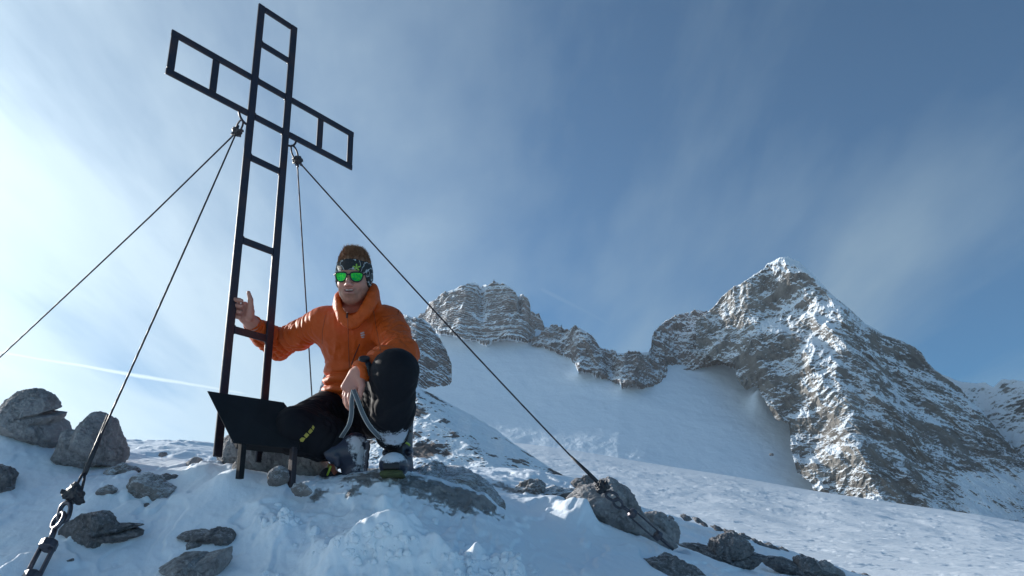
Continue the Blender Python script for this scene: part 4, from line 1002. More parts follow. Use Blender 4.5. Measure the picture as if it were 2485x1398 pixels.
def sdf_obj(name, prims, h, mat, parent, disp=None, damp=0.0, cols=None, attrs=None, smooth_it=1):
    V, Fq = mesh_sdf(prims, h, disp, damp)
    if smooth_it:
        for _ in range(smooth_it):
            A = np.zeros_like(V); c = np.zeros(len(V))
            for k in range(4):
                np.add.at(A, Fq[:, k], V[Fq[:, (k + 1) % 4]]); np.add.at(c, Fq[:, k], 1)
                np.add.at(A, Fq[:, k], V[Fq[:, (k - 1) % 4]]); np.add.at(c, Fq[:, k], 1)
            V = V * .5 + .5 * A / np.maximum(c, 1)[:, None]
    at = attrs(V) if attrs else None; co = {'tint': cols(V)} if cols else None
    me = mesh_np(name, V, Fq, attrs=at, cols=co)
    o = link(name, me, mat)
    child(o, parent)
    return o

def tree_of(o):
    dg = None
    me = o.data; n = len(me.vertices); v = np.empty(n * 3); me.vertices.foreach_get('co', v); v = v.reshape(-1, 3)
    return BVHTree.FromPolygons([tuple(p) for p in v], [tuple(p.vertices) for p in me.polygons])

# ---- joints
HC = Wp(857.5, 672, 3.21)                                   # middle of the eye line, in the head's centre plane
def hd(x, y, z): return HC + CR_ * x * .90 + CU_ * y - CF_ * z    # z towards the viewer
HAX = [CR_, CU_, -CF_]
neck = Wp(857, 760, 3.26)
shR, elR, wrR = Wp(778, 782, 3.33), Wp(676, 838, 3.46), Wp(611, 784, 3.27)
shL, elL, wrL = Wp(946, 790, 3.28), Wp(972, 858, 3.04), Wp(877, 900, 2.88)
pel = Wp(855, 965, 3.42)
hipR, knR, anR = Wp(822, 990, 3.38), Wp(716, 1046, 2.98), Wp(835, 1092, 3.12)
hipL, knL, anL = Wp(892, 985, 3.36), Wp(958, 905, 2.86), Wp(950, 1040, 2.96)
man = empty('person', Wp(880, 1165, 3.0))
tag(man, 'smiling man in an orange hooded jacket and mirrored green sunglasses, squatting beside the cross', 'person')

# ---- body (one surface from crown to boots, hands included)
def ease(a, b, t): return np.asarray(a) * (1 - t) + np.asarray(b) * t
body = [('u', Ell(hd(0, .034, -.018), HAX, (.069, .071, .087)), 0),
        ('u', Ell(hd(0, -.022, .012), HAX, (.062, .070, .074)), .02),
        ('u', Ell(hd(0, -.060, .022), HAX, (.0535, .043, .058)), .02),
        ('u', Ell(hd(0, -.088, .050), HAX, (.026, .018, .024)), .03),
        ('u', Ell(hd(-.031, -.028, .058), HAX, (.021, .020, .020)), .02), ('u', Ell(hd(.031, -.028, .058), HAX, (.021, .020, .020)), .02),
        ('u', Cap(hd(-.03, .012, .074), hd(.03, .012, .074), .010), .012),
        ('s', Ell(hd(-.031, -.002, .090), HAX, (.017, .010, .012)), .01), ('s', Ell(hd(.031, -.002, .090), HAX, (.017, .010, .012)), .01),
        ('u', Cap(hd(0, .004, .083), hd(0, -.028, .101), .0075, .0105), .012),
        ('u', Ell(hd(-.0125, -.033, .091), HAX, (.0075, .0065, .010)), .006), ('u', Ell(hd(.0125, -.033, .091), HAX, (.0075, .0065, .010)), .006),
        ('s', Ell(hd(-.006, -.041, .096), HAX, (.0035, .003, .006)), .002), ('s', Ell(hd(.006, -.041, .096), HAX, (.0035, .003, .006)), .002),
        ('u', Ell(hd(0, -.060, .074), HAX, (.030, .018, .014)), .012),
        ('u', Cap(hd(-.019, -.0485, .0845), hd(0, -.0495, .0895), .0026, .0034), .004), ('u', Cap(hd(.019, -.0485, .0845), hd(0, -.0495, .0895), .0026, .0034), .004),
        ('u', Cap(hd(-.016, -.0600, .0835), hd(0, -.0635, .0885), .003, .0042), .004), ('u', Cap(hd(.016, -.0600, .0835), hd(0, -.0635, .0885), .003, .0042), .004),
        ('s', Ell(hd(0, -.0555, .092), HAX, (.020, .0042, .012)), .002),
        ('s', Ell(hd(-.013, -.053, .090), HAX, (.012, .0035, .010)), .002), ('s', Ell(hd(.013, -.053, .090), HAX, (.012, .0035, .010)), .002),
        ('u', Ell(hd(-.072, -.012, -.012), HAX, (.008, .030, .018)), .006), ('u', Ell(hd(.072, -.012, -.012), HAX, (.008, .030, .018)), .006),
        ('u', Cap(hd(0, -.055, -.015), Wp(857, 768, 3.30), .053, .048), .025)]
for _o in body:
    if isinstance(_o[1], Ell): _o[1].r[0] *= .90
chest, belly = Wp(862, 815, 3.34), Wp(850, 900, 3.40)
body += [('u', Ell(chest, HAX, (.115, .10, .06)), .04), ('u', Ell(belly, HAX, (.085, .11, .06)), .05), ('u', Ell(pel, HAX, (.11, .07, .07)), .05)]
for a, b, c, r in ((shR, elR, wrR, (.048, .036, .027)), (shL, elL, wrL, (.048, .036, .027)), (hipR, knR, anR, (.072, .052, .042)), (hipL, knL, anL, (.072, .052, .042))):
    body += [('u', Cap(a, b, r[0], r[1]), .03), ('u', Cap(b, c, r[1], r[2]), .02)]

# right hand: a thumbs-up fist held against the left post
def P2(px, py, zc): return Wp(px, py, zc)
def orth(a, n):
    a = unit(a); n = unit(n - (n @ a) * a); return [a, np.cross(n, a), n]
hc = P2(592, 757, 3.235)
body += [('u', Cap(wrR, P2(600, 772, 3.25), .026, .027), .02),
         ('u', Box(hc, orth(P2(575, 745, 3.235) - P2(606, 775, 3.24), -CF_), (.032, .036, .016), .014), .012)]
fy = [726, 740, 754, 767]
for i, y in enumerate(fy):
    r = (.0098, .0100, .0096, .0086)[i]
    k0 = P2(581 + i * 1.0, y + 3, 3.245); k1 = P2(568 + i * .6, y + 1, 3.225); k2 = P2(569 + i * .7, y + 1, 3.200); k3 = P2(586 - i * 1.2, y + 4, 3.192)
    body += [('u', Cap(k0, k1, r * 1.08, r), .004), ('u', Cap(k1, k2, r, r * .98), .002), ('u', Cap(k2, k3, r * .98, r * .86), .002)]
t0, t1, t2, t3 = P2(606, 768, 3.225), P2(608, 746, 3.215), P2(608, 727, 3.212), P2(603, 710, 3.214)
body += [('u', Cap(t0, t1, .019, .0135), .010), ('u', Cap(t1, t2, .0120, .0108), .004), ('u', Cap(t2, t3, .0105, .0078), .002)]
# left hand: hanging from the wrist, holding the strap
pm = P2(858, 928, 2.865)
pd = unit(P2(848, 950, 2.86) - P2(872, 908, 2.88)); ps = unit(np.cross(pd, CF_)); ps = ps if ps @ CR_ > 0 else -ps
body += [('u', Cap(wrL, P2(868, 912, 2.872), .025, .026), .02),
         ('u', Box(pm, orth(pd, -CF_), (.042, .033, .0145), .013), .014)]
fing = [((841, 938, 2.872), (836, 958, 2.872), (838, 976, 2.868), (843, 988, 2.862)),
        ((846, 943, 2.862), (841, 962, 2.858), (843, 981, 2.852), (848, 992, 2.848)),
        ((853, 946, 2.852), (849, 964, 2.844), (852, 980, 2.838), (856, 988, 2.836)),
        ((862, 944, 2.850), (862, 958, 2.836), (864, 968, 2.832), (868, 972, 2.832))]
for i, q in enumerate(fing):
    q = [P2(*t) for t in q]; r = (.0086, .0096, .0098, .0092)[i]
    body += [('u', Cap(q[0], q[1], r * 1.08, r), .004), ('u', Cap(q[1], q[2], r, r * .94), .002), ('u', Cap(q[2], q[3], r * .93, r * .8), .002)]
q = [P2(874, 915, 2.86), P2(878, 935, 2.842), P2(875, 952, 2.834), P2(872, 968, 2.830)]
body += [('u', Cap(q[0], q[1], .017, .0125), .012), ('u', Cap(q[1], q[2], .0118, .0105), .004), ('u', Cap(q[2], q[3], .0103, .0078), .002)]

def skin_tint(V):
    q = (V - HC) @ np.array(HAX).T / np.array([.9, 1, 1])
    c = np.tile(np.array([.52, .235, .165]), (len(V), 1))
    def blend(m, col):
        nonlocal c
        c = c * (1 - m[:, None]) + np.array(col) * m[:, None]
    head = (np.linalg.norm(q, axis=1) < .2)
    n = fbm(V * 90, 3, 5)
    stub = sst(-.032, -.055, q[:, 1]) * sst(-.13, -.10, q[:, 1]) * head
    stub = np.maximum(stub, sst(-.035, -.05, q[:, 1]) * sst(.045, .058, np.abs(q[:, 0])) * head * (q[:, 1] > -.12)) * (q[:, 2] > -.02)
    c = c * (1 + .10 * fbm(V * 45, 3, 15))[:, None]
    blend(np.clip(stub * (.55 + .5 * n), 0, .7), (.22, .10, .06))
    nose = np.exp(-((q[:, 0] / .018) ** 2 + ((q[:, 1] + .030) / .014) ** 2)) * (q[:, 2] > .07) * head
    cheek = np.exp(-(((np.abs(q[:, 0]) - .036) / .018) ** 2 + ((q[:, 1] + .030) / .015) ** 2)) * (q[:, 2] > .03) * head
    blend(np.clip(nose * .6 + cheek * .45, 0, 1), (.60, .24, .19))
    lip = np.exp(-((q[:, 0] / .021) ** 6 + ((q[:, 1] + .0555) / .0105) ** 6)) * (q[:, 2] > .07) * head
    blend(lip * .75, (.42, .17, .15))
    mouth = np.exp(-((q[:, 0] / .019) ** 6 + ((q[:, 1] + .0555) / .0038) ** 4)) * (q[:, 2] > .06) * (q[:, 2] < .0845) * head
    blend(mouth, (.10, .03, .03))
    hnd = np.exp(-(np.linalg.norm(V - hc, axis=1) / .07) ** 4) + np.exp(-(np.linalg.norm(V - pm, axis=1) / .09) ** 4)
    blend(np.clip(hnd * (.35 + .5 * fbm(V * 60, 3, 8)), 0, .6), (.55, .24, .20))
    return c
m_skin, nt, b = mat_new('skin')
at = N(nt, 'ShaderNodeAttribute', attribute_name='tint'); L(at.outputs['Color'], b.inputs['Base Color'])
b.inputs['Roughness'].default_value = .5; b.inputs['Subsurface Weight'].default_value = .05; b.inputs['Subsurface Radius'].default_value = (.012, .005, .003)
nz = N(nt, 'ShaderNodeTexNoise', i_Scale=350.0, i_Detail=3.0); tcx = N(nt, 'ShaderNodeTexCoord'); L(tcx.outputs['Object'], nz.inputs[0])
bp = N(nt, 'ShaderNodeBump', i_Strength=.35, i_Distance=.0008); L(nz.outputs[0], bp.inputs['Height']); L(bp.outputs[0], b.inputs['Normal'])
o_body = sdf_obj('body', body, .0028, m_skin, man, cols=skin_tint, smooth_it=1)

# teeth
M_TEETH = m_plain('tooth_enamel', (.72, .68, .60), rough=.25, var=.05)
b = MB()
tp = [hd(x, -.0525 - abs(x) * .02 + .002, .0855 - x * x * 14) for x in np.linspace(-.0155, .0155, 13)]
for i in range(12):
    b.bar(tp[i], tp[i + 1], CU_, CF_, .0050, .004)
# one continuous strip: merge
b2 = MB(); rows = []
for p in tp: rows += [p + CU_ * .003, p + CU_ * .0 - CF_ * .0012, p - CU_ * .0028, p + CF_ * .004]
b2.add(rows, [(i * 4 + k, i * 4 + (k + 1) % 4, (i + 1) * 4 + (k + 1) % 4, (i + 1) * 4 + k) for i in range(12) for k in range(4)] + [(3, 2, 1, 0), (48, 49, 50, 51)])
b2.build('teeth', M_TEETH, man, smooth=True)

# ---- trousers
def fold(P, a, b, te, wid, per, amp, seed):
    a = np.asarray(a); d = np.asarray(b) - a; l = np.linalg.norm(d); d = d / l
    t = (P - a) @ d; off = P - a - t[:, None] * d
    g = np.exp(-((t / l - te) / wid) ** 2) * (np.linalg.norm(off, axis=1) < .16)
    ph = t / per + 1.6 * fbm(P * 9, 2, seed) + off @ CR_ * 9
    return amp * g * (np.abs(np.sin(np.pi * ph)) ** .7 - .5)
def tr_disp(P):
    return .0035 * fbm(P * np.array([10, 10, 14]), 3, 70, .5, True) + fold(P, hipR, knR, .75, .35, .035, .006, 71) + fold(P, knL, anL, .55, .5, .06, .006, 73) + fold(P, hipL, knL, .5, .5, .045, .008, 74) + fold(P, knR, anR, .6, .4, .035, .008, 75)
trs = [('u', Ell(Wp(855, 985, 3.42), HAX, (.155, .085, .11)), 0),
       ('u', Cap(hipR, knR, .100, .078), .04), ('u', Cap(knR, Wp(780, 1060, 3.02), .080, .080), .04), ('u', Cap(Wp(780, 1060, 3.02), Wp(838, 1074, 3.05), .080, .064), .03), ('u', Ell(Wp(712, 1040, 2.96), HAX, (.045, .065, .05)), .04),
       ('u', Cap(hipL, knL, .095, .074), .04), ('u', Cap(knL, Wp(952, 1000, 2.90), .076, .074), .04), ('u', Cap(Wp(952, 1000, 2.90), Wp(951, 1052, 2.96), .074, .060), .03),
       ('u', Cap(Wp(840, 1040, 3.3), Wp(905, 1030, 3.2), .06, .05), .05),
       ('u', Ell(Wp(962, 893, 2.84), HAX, (.062, .062, .06)), .03)]
def m_trousers():
    m, nt, b = mat_new('black_softshell')
    t = N(nt, 'ShaderNodeNewGeometry')
    at = N(nt, 'ShaderNodeAttribute', attribute_name='frost')
    n2 = N(nt, 'ShaderNodeTexNoise', i_Scale=55.0, i_Detail=8.0, i_Roughness=.75); L(t.outputs['Position'], n2.inputs[0])
    k = mth(nt, 'ADD', at.outputs['Fac'], mth(nt, 'MULTIPLY', mth(nt, 'SUBTRACT', n2.outputs[0], .5), 1.5))
    k = ramp(nt, k, [(.50, 0.0), (.70, 1.0)])
    n1 = N(nt, 'ShaderNodeTexNoise', i_Scale=12.0, i_Detail=4.0); L(t.outputs['Position'], n1.inputs[0])
    c = mixc(nt, n1.outputs[0], (.003, .0035, .006), (.007, .008, .013))
    L(mixc(nt, k, c, (.55, .60, .68)), b.inputs['Base Color'])
    b.inputs['Roughness'].default_value = .75; b.inputs['Specular IOR Level'].default_value = .25
    n3 = N(nt, 'ShaderNodeTexNoise', i_Scale=500.0, i_Detail=2.0); L(t.outputs['Position'], n3.inputs[0])
    bp = N(nt, 'ShaderNodeBump', i_Strength=.3, i_Distance=.001); L(mth(nt, 'ADD', n3.outputs[0], k), bp.inputs['Height']); L(bp.outputs[0], b.inputs['Normal'])
    return m
def frost(V):
    g = lambda p, r: np.exp(-(np.linalg.norm(V - p, axis=1) / r) ** 2)
    return {'frost': .62 * g(Wp(950, 1068, 2.88), .07) + .5 * g(Wp(985, 1060, 2.9), .05) + .5 * g(Wp(830, 1105, 3.0), .07) + .3 * g(Wp(770, 1112, 2.98), .06) + .30 * g(Wp(915, 1040, 2.9), .05)}
M_TR = m_trousers()
o_tr = sdf_obj('trousers', trs, .0042, M_TR, man, disp=tr_disp, damp=.02, attrs=frost)

# ---- jacket with hood
def jk_disp(P):
    d = .0045 * fbm(P * 8.5, 3, 80, .55, True) + .0018 * fbm(P * 30, 2, 81)
    d += fold(P, shR, elR, .92, .35, .030, .014, 82) + fold(P, shR, elR, .25, .25, .04, .007, 83) + fold(P, elR, wrR, .30, .35, .028, .009, 84) + fold(P, elR, wrR, .95, .15, .02, .004, 85)
    d += fold(P, shL, elL, .8, .5, .035, .011, 86) + fold(P, elL, wrL, .45, .6, .034, .010, 87)
    q = (P - chest) @ np.array(HAX).T
    low = sst(-.08, -.16, q[:, 1])
    d += low * .016 * (np.abs(np.sin(np.pi * (q[:, 1] / .048 + .9 * fbm(P * 7, 2, 88)))) ** .8 - .4)
    d += .007 * np.exp(-((q[:, 0] + .02) / .12) ** 2) * (1 - low) * fbm(np.stack([q[:, 0] * 16, q[:, 1] * 5, q[:, 2] * 4], -1), 3, 89, .5, True)
    return d
jk = [('u', Ell(Wp(865, 810, 3.33), HAX, (.152, .110, .110)), 0), ('u', Cap(Wp(835, 798, 3.27), Wp(885, 796, 3.26), .042, .045), .07),
      ('u', Ell(Wp(866, 860, 3.36), HAX, (.122, .12, .115)), .06),
      ('u', Ell(Wp(848, 918, 3.36), HAX, (.092, .085, .120)), .05),
      ('u', Cap(Wp(802, 944, 3.30), Wp(850, 952, 3.25), .024, .026), .04),
      ('u', Cap(Wp(805, 785, 3.33), Wp(935, 778, 3.30), .050, .055), .06),
      ('u', Cap(shR, Wp(728, 812, 3.40), .060, .054), .05), ('u', Cap(Wp(728, 812, 3.40), elR, .054, .050), .03),
      ('u', Cap(elR, Wp(640, 812, 3.365), .050, .043), .03), ('u', Cap(Wp(640, 812, 3.365), wrR, .043, .034), .03),
      ('u', Cap(shL, Wp(955, 815, 3.20), .060, .060), .05), ('u', Cap(Wp(955, 815, 3.20), elL, .058, .055), .04),
      ('u', Cap(elL, Wp(925, 884, 2.94), .062, .050), .03), ('u', Cap(Wp(925, 884, 2.94), wrL, .050, .037), .03)]
# collar and hood: a thin stand-up ring round the neck, open and low in front, hood bulk behind and on the right
ring = []
for a in np.linspace(0, 2 * np.pi, 29)[:-1]:
    ca, sa = math.cos(a), math.sin(a)                               # sa > 0 towards the viewer
    x = .070 * ca; z = .074 * sa - .006
    up = -.086 - .072 * max(0, sa) ** 1.5 + .030 * max(0, -sa) + .030 * max(0, ca) * (1 - .5 * max(0, sa)) + .006 * max(0, -ca)
    rr = .0062 + .010 * max(0, -sa) + .008 * max(0, ca)
    ring.append((HC + CR_ * (x + .006) + CU_ * up - CF_ * z, rr))
for i in range(28):
    (p, r), (q_, r2) = ring[i], ring[(i + 1) % 28]
    jk.append(('u', Cap(p, q_, r, r2), .006))
    for dn, ot, k in ((.016, .010, .95), (.036, .045, 1.0)):
        jk.append(('u', Cap(p - CU_ * dn + (p - neck) * ot, q_ - CU_ * dn + (q_ - neck) * ot, r * k, r2 * k), .014))
jk += [('u', Ell(Wp(896, 735, 3.34), HAX, (.040, .050, .040)), .03), ('u', Cap(Wp(900, 703, 3.29), Wp(911, 738, 3.25), .012, .020), .02), ('u', Ell(Wp(862, 745, 3.36), HAX, (.072, .045, .05)), .03),
       ('u', Cap(Wp(825, 786, 3.28), Wp(890, 784, 3.28), .034, .034), .05)]
# openings: neck, cuffs, hem
jk += [('s', Cap(HC + CU_ * .05, HC - CU_ * .128 - CF_ * .024, .058, .040), .006),
       ('s', Cap(wrR, wrR + unit(wrR - Wp(640, 812, 3.365)) * .08, .031, .034), .004), ('s', Cap(wrL + unit(wrL - Wp(925, 884, 2.94)) * .004, wrL + unit(wrL - Wp(925, 884, 2.94)) * .08, .028, .032), .004),
       ('s', Ell(wrR + unit(wrR - Wp(640, 812, 3.365)) * .062, HAX, (.05, .05, .05)), .002), ('s', Ell(wrL + unit(wrL - Wp(925, 884, 2.94)) * .060, HAX, (.05, .05, .05)), .002)]
def m_jacket():
    m, nt, b = mat_new('orange_shell_fabric')
    t = N(nt, 'ShaderNodeNewGeometry')
    n1 = N(nt, 'ShaderNodeTexNoise', i_Scale=7.0, i_Detail=4.0); L(t.outputs['Position'], n1.inputs[0])
    L(mixc(nt, n1.outputs[0], (.46, .064, .007), (.60, .098, .009)), b.inputs['Base Color'])
    b.inputs['Roughness'].default_value = .55; b.inputs['Specular IOR Level'].default_value = .3
    n2 = N(nt, 'ShaderNodeTexNoise', i_Scale=42.0, i_Detail=5.0, i_Distortion=.6); L(t.outputs['Position'], n2.inputs[0])
    n3 = N(nt, 'ShaderNodeTexNoise', i_Scale=900.0, i_Detail=1.0); L(t.outputs['Position'], n3.inputs[0])
    bp = N(nt, 'ShaderNodeBump', i_Strength=.6, i_Distance=.006); L(n2.outputs[0], bp.inputs['Height'])
    b3 = N(nt, 'ShaderNodeBump', i_Strength=.2, i_Distance=.0006); L(n3.outputs[0], b3.inputs['Height']); L(bp.outputs[0], b3.inputs['Normal'])
    L(b3.outputs[0], b.inputs['Normal'])
    return m
M_JK = m_jacket()
o_jk = sdf_obj('jacket', jk, .0036, M_JK, man, disp=jk_disp, damp=.02, smooth_it=1)

# zip, pocket seam, badge, trouser marks: thin pieces laid on the cloth
def lay(o, pts, lift=.001):
    T = tree_of(o); out = []
    for (px, py) in pts:
        d = Vector(M @ unit(np.array([(px - CXP) / F_PX, (CYP - py) / F_PX, 1.0])))
        h = T.ray_cast(Vector((0, 0, 0)) + d * 1.5, d)
        out.append((np.array(h[0]), np.array(h[1])) if h[0] is not None else None)
    return out
M_ZIP = m_plain('zip_tape', (.30, .055, .012), rough=.5, var=.1)
M_ZIPD = m_plain('dark_zip', (.06, .018, .012), rough=.5, var=.1)
def seam(name, pts, w, mat, n=24, r=.0016):
    p = np.array(pts, float); t = np.linspace(0, 1, n); s = np.linspace(0, 1, len(p))
    q = np.stack([np.interp(t, s, p[:, 0]), np.interp(t, s, p[:, 1])], -1)
    h = [x for x in lay(o_jk, q) if x is not None]
    if len(h) < 3: return
    b = MB(); b.tube([x[0] for x in h], w, 6); b.build(name, mat, man, smooth=True)
seam('zip', [(843, 757), (845, 800), (846, 850), (848, 900)], .0018, M_ZIP)
seam('zip_garage', [(843, 755), (842, 772)], .0040, M_ZIPD, 8)
seam('chest_pocket_zip', [(873, 835), (862, 860), (853, 885)], .0022, M_ZIPD, 14)
seam('sleeve_seam', [(905, 745), (912, 790), (920, 830), (925, 862)], .0016, M_ZIP)
seam('sleeve_seam', [(790, 765), (783, 800), (782, 835)], .0016, M_ZIP, 14)
def decal(name, o, polys, mat, lift=.0015, th=.0015):
    b = MB()
    for pl in polys:
        h = lay(o, pl)
        if any(x is None for x in h): continue
        n = unit(sum(x[1] for x in h)); n = n if n @ CF_ < 0 else -n
        top = [x[0] + n * (lift + th) for x in h]; bot = [x[0] - n * .001 for x in h]; k = len(top)
        b.add(top + bot, [tuple(range(k)), tuple(range(2 * k - 1, k - 1, -1))] + [(i, (i + 1) % k, (i + 1) % k + k, i + k) for i in range(k)])
    if b.v: b.build(name, mat, man)
M_BADGE = m_plain('pale_print', (.42, .40, .40), rough=.5, var=.1)
M_YEL = m_plain('yellow_print', (.42, .36, .06), rough=.5, var=.15)
for pl in ([(874, 808), (883, 805), (885, 808), (876, 811)], [(875, 813), (884, 810), (886, 813), (877, 816)], [(877, 818), (884, 816), (884, 819), (879, 820)]):
    decal('chest_badge', o_jk, [pl], M_BADGE)
for pl in ([(727, 1066), (733, 1061), (741, 1063), (735, 1072), (729, 1071)], [(737, 1057), (743, 1050), (750, 1055), (743, 1063)], [(747, 1048), (753, 1040), (759, 1046), (752, 1053)], [(756, 1038), (759, 1032), (763, 1037), (760, 1044)]):
    decal('leg_print', o_tr, [pl], M_YEL)

# ---- headband
hb = [('u', Ell(hd(0, .040, -.018), HAX, (.0755, .080, .094)), 0), ('u', Ell(hd(-.067, -.005, -.012), HAX, (.014, .040, .036)), .02), ('u', Ell(hd(.067, -.005, -.012), HAX, (.014, .040, .036)), .02),
      ('u', Ell(hd(0, .0, -.040), HAX, (.073, .055, .070)), .02)]
for _o in hb: _o[1].r[0] *= .90
class Half:
    def __init__(s, c, n): s.c = np.asarray(c); s.n = unit(np.asarray(n)); s.r = np.zeros(3)
    def __call__(s, P): return (P - s.c) @ s.n
class Fn:
    def __init__(s, f): s.f = f; s.r = np.zeros(3)
    def __call__(s, P): return s.f((P - HC) @ np.array(HAX).T)
hb += [('i', Fn(lambda q: q[:, 1] - (.060 + .010 * np.cos(q[:, 0] * 30) + .10 * np.minimum(q[:, 2], 0) * -.1)), .003),
       ('i', Fn(lambda q: (.0165 - 1.2 * np.maximum(0, .062 - q[:, 2]) - q[:, 1])), .003),
       ('i', Fn(lambda q: (-.046 - q[:, 1])), .003)]
def m_headband():
    m, nt, b = mat_new('patterned_headband')
    t = N(nt, 'ShaderNodeAttribute', attribute_name='hq')
    w = N(nt, 'ShaderNodeTexWave', wave_type='RINGS', i_Scale=14.0, i_Distortion=9.0, i_Detail=3.0); w.inputs['Detail Scale'].default_value = 2.0; L(t.outputs['Vector'], w.inputs[0])
    vo = N(nt, 'ShaderNodeTexVoronoi', i_Scale=38.0); L(t.outputs['Vector'], vo.inputs[0])
    nz = N(nt, 'ShaderNodeTexNoise', i_Scale=30.0, i_Detail=2.0); L(t.outputs['Vector'], nz.inputs[0])
    line = ramp(nt, w.outputs[1], [(.93, 0.0), (.96, 1.0)])
    pat = mth(nt, 'MULTIPLY', ramp(nt, vo.outputs[0], [(.30, 1.0), (.34, 0.0)]), ramp(nt, nz.outputs[0], [(.56, 0.0), (.60, 1.0)]))
    k = mth(nt, 'MAXIMUM', mth(nt, 'MULTIPLY', line, .8), pat)
    c = mixc(nt, k, (.012, .014, .016), (.50, .54, .55))
    sx = N(nt, 'ShaderNodeSeparateXYZ'); L(t.outputs['Vector'], sx.inputs[0])
    # lime splash over the left eye
    dx = mth(nt, 'SUBTRACT', sx.outputs[0], .026); dy = mth(nt, 'SUBTRACT', sx.outputs[1], .036)
    rr = mth(nt, 'SQRT', mth(nt, 'ADD', mth(nt, 'MULTIPLY', dx, dx), mth(nt, 'MULTIPLY', dy, dy)))
    an = mth(nt, 'ARCTAN2', dy, dx)
    star = mth(nt, 'ADD', .0085, mth(nt, 'MULTIPLY', mth(nt, 'SINE', mth(nt, 'MULTIPLY', an, 5.0)), .0062))
    lim = mth(nt, 'LESS_THAN', rr, star)
    c = mixc(nt, lim, c, (.28, .50, .06))
    L(c, b.inputs['Base Color']); b.inputs['Roughness'].default_value = .7
    return m
Vh, Fhb = mesh_sdf(hb, .0024, lambda P: .0016 * fbm(np.stack([(P - HC) @ CR_ * 20, (P - HC) @ CU_ * 90, (P - HC) @ CF_ * 20], -1), 2, 90, .5, True), .003)
me = mesh_np('headband', Vh, Fhb)
at = me.attributes.new('hq', 'FLOAT_VECTOR', 'POINT'); at.data.foreach_set('vector', np.ascontiguousarray((Vh - HC) @ np.array(HAX).T, dtype=np.float32).ravel())
child(link('headband', me, m_headband()), man)

# ---- hair: a cap of short tufts
rs = np.random.RandomState(4)
def m_hair():
    m, nt, b = mat_new('auburn_hair')
    t = N(nt, 'ShaderNodeNewGeometry')
    nz = N(nt, 'ShaderNodeTexNoise', i_Scale=120.0, i_Detail=2.0); L(t.outputs['Position'], nz.inputs[0])
    L(mixc(nt, nz.outputs[0], (.10, .045, .026), (.42, .22, .12)), b.inputs['Base Color']); b.inputs['Roughness'].default_value = .45
    return m
hv, hf = [], []
cnt = 0
while cnt < 5200:
    d = rs.normal(size=3); d /= np.linalg.norm(d)
    if d[1] < -.05: continue
    p = np.array([d[0] * .070, .037 + d[1] * .074, -.018 + d[2] * .088])
    if p[1] < .046 and p[2] > -.02: continue
    if p[1] < .018: continue
    n = unit(d / np.array([.073, .080, .092]))
    front = sst(-.02, .08, p[2])
    L_ = rs.uniform(.010, .018) + .010 * front * sst(.08, .11, p[1])
    dirn = unit(n * 1.0 + np.array([.25 * rs.normal() + .15, .75 + .3 * rs.normal(), .25 * front + .2 * rs.normal()]) * .75)
    L_ *= rs.choice([1, 1, 1.35]) * (.45 + .55 * sst(.06, .10, p[1])) * (1 + .35 * np.exp(-((p[0] + .03) / .02) ** 2) * sst(.08, .11, p[1])); side = unit(np.cross(dirn, rs.normal(size=3))); w = rs.uniform(.0009, .0019)
    b0 = p - n * .004; b1 = p + dirn * L_ * .55; b2_ = p + unit(dirn + np.array([.3, -.15, 0]) * rs.uniform(0, .8)) * L_
    nn = len(hv)
    for q_ in (b0 - side * w, b0 + side * w, b1 + side * w * .8, b1 - side * w * .8, b2_ + side * .0002, b2_ - side * .0002): hv.append(q_)
    hf += [(nn, nn + 1, nn + 2, nn + 3), (nn + 3, nn + 2, nn + 4, nn + 5)]
    cnt += 1
sv, sf = ICO[4]
base = len(hv)
hvA = np.array(hv)
capv = sv * np.array([.0725, .076, .091]) + np.array([0, .037, -.018])
capv = capv * 1.0 + sv * (.006 * fbm(sv * 5, 3, 4))[:, None] * sst(.0, .03, capv[:, 1] - .03)[:, None]
capv[:, 1] = np.maximum(capv[:, 1], .028)
allv = np.vstack([hvA, capv])
me = bpy.data.meshes.new('hair')
me.from_pydata((HC + (allv * np.array([.90, 1, 1])) @ np.array(HAX)).tolist(), [], hf + [tuple(int(i) + base for i in t) for t in sf]); me.update()
child(link('hair', me, m_hair()), man)

# ---- sunglasses (worn: part of the man's outfit)
def m_lens():
    m, nt, b = mat_new('mirrored_green_lens')
    t = N(nt, 'ShaderNodeNewGeometry')
    nz = N(nt, 'ShaderNodeTexNoise', i_Scale=55.0, i_Detail=3.0, i_Distortion=2.0); L(t.outputs['Position'], nz.inputs[0])
    L(mixc(nt, ramp(nt, nz.outputs[0], [(.4, 0.0), (.62, 1.0)]), (.004, .30, .07), (.06, .50, .04)), b.inputs['Base Color'])
    b.inputs['Metallic'].default_value = 1.0; b.inputs['Roughness'].default_value = .12
    bp = N(nt, 'ShaderNodeBump', i_Strength=.25, i_Distance=.003); L(nz.outputs[0], bp.inputs['Height']); L(bp.outputs[0], b.inputs['Normal'])
    return m
M_LENS = m_lens(); M_FRAME = m_plain('black_frame', (.01, .011, .014), rough=.3, var=.1)
def gsurf(x, y): return hd(x, y, .0985 - 5.2 * x * x - 1.2 * y * y - .0 * y)
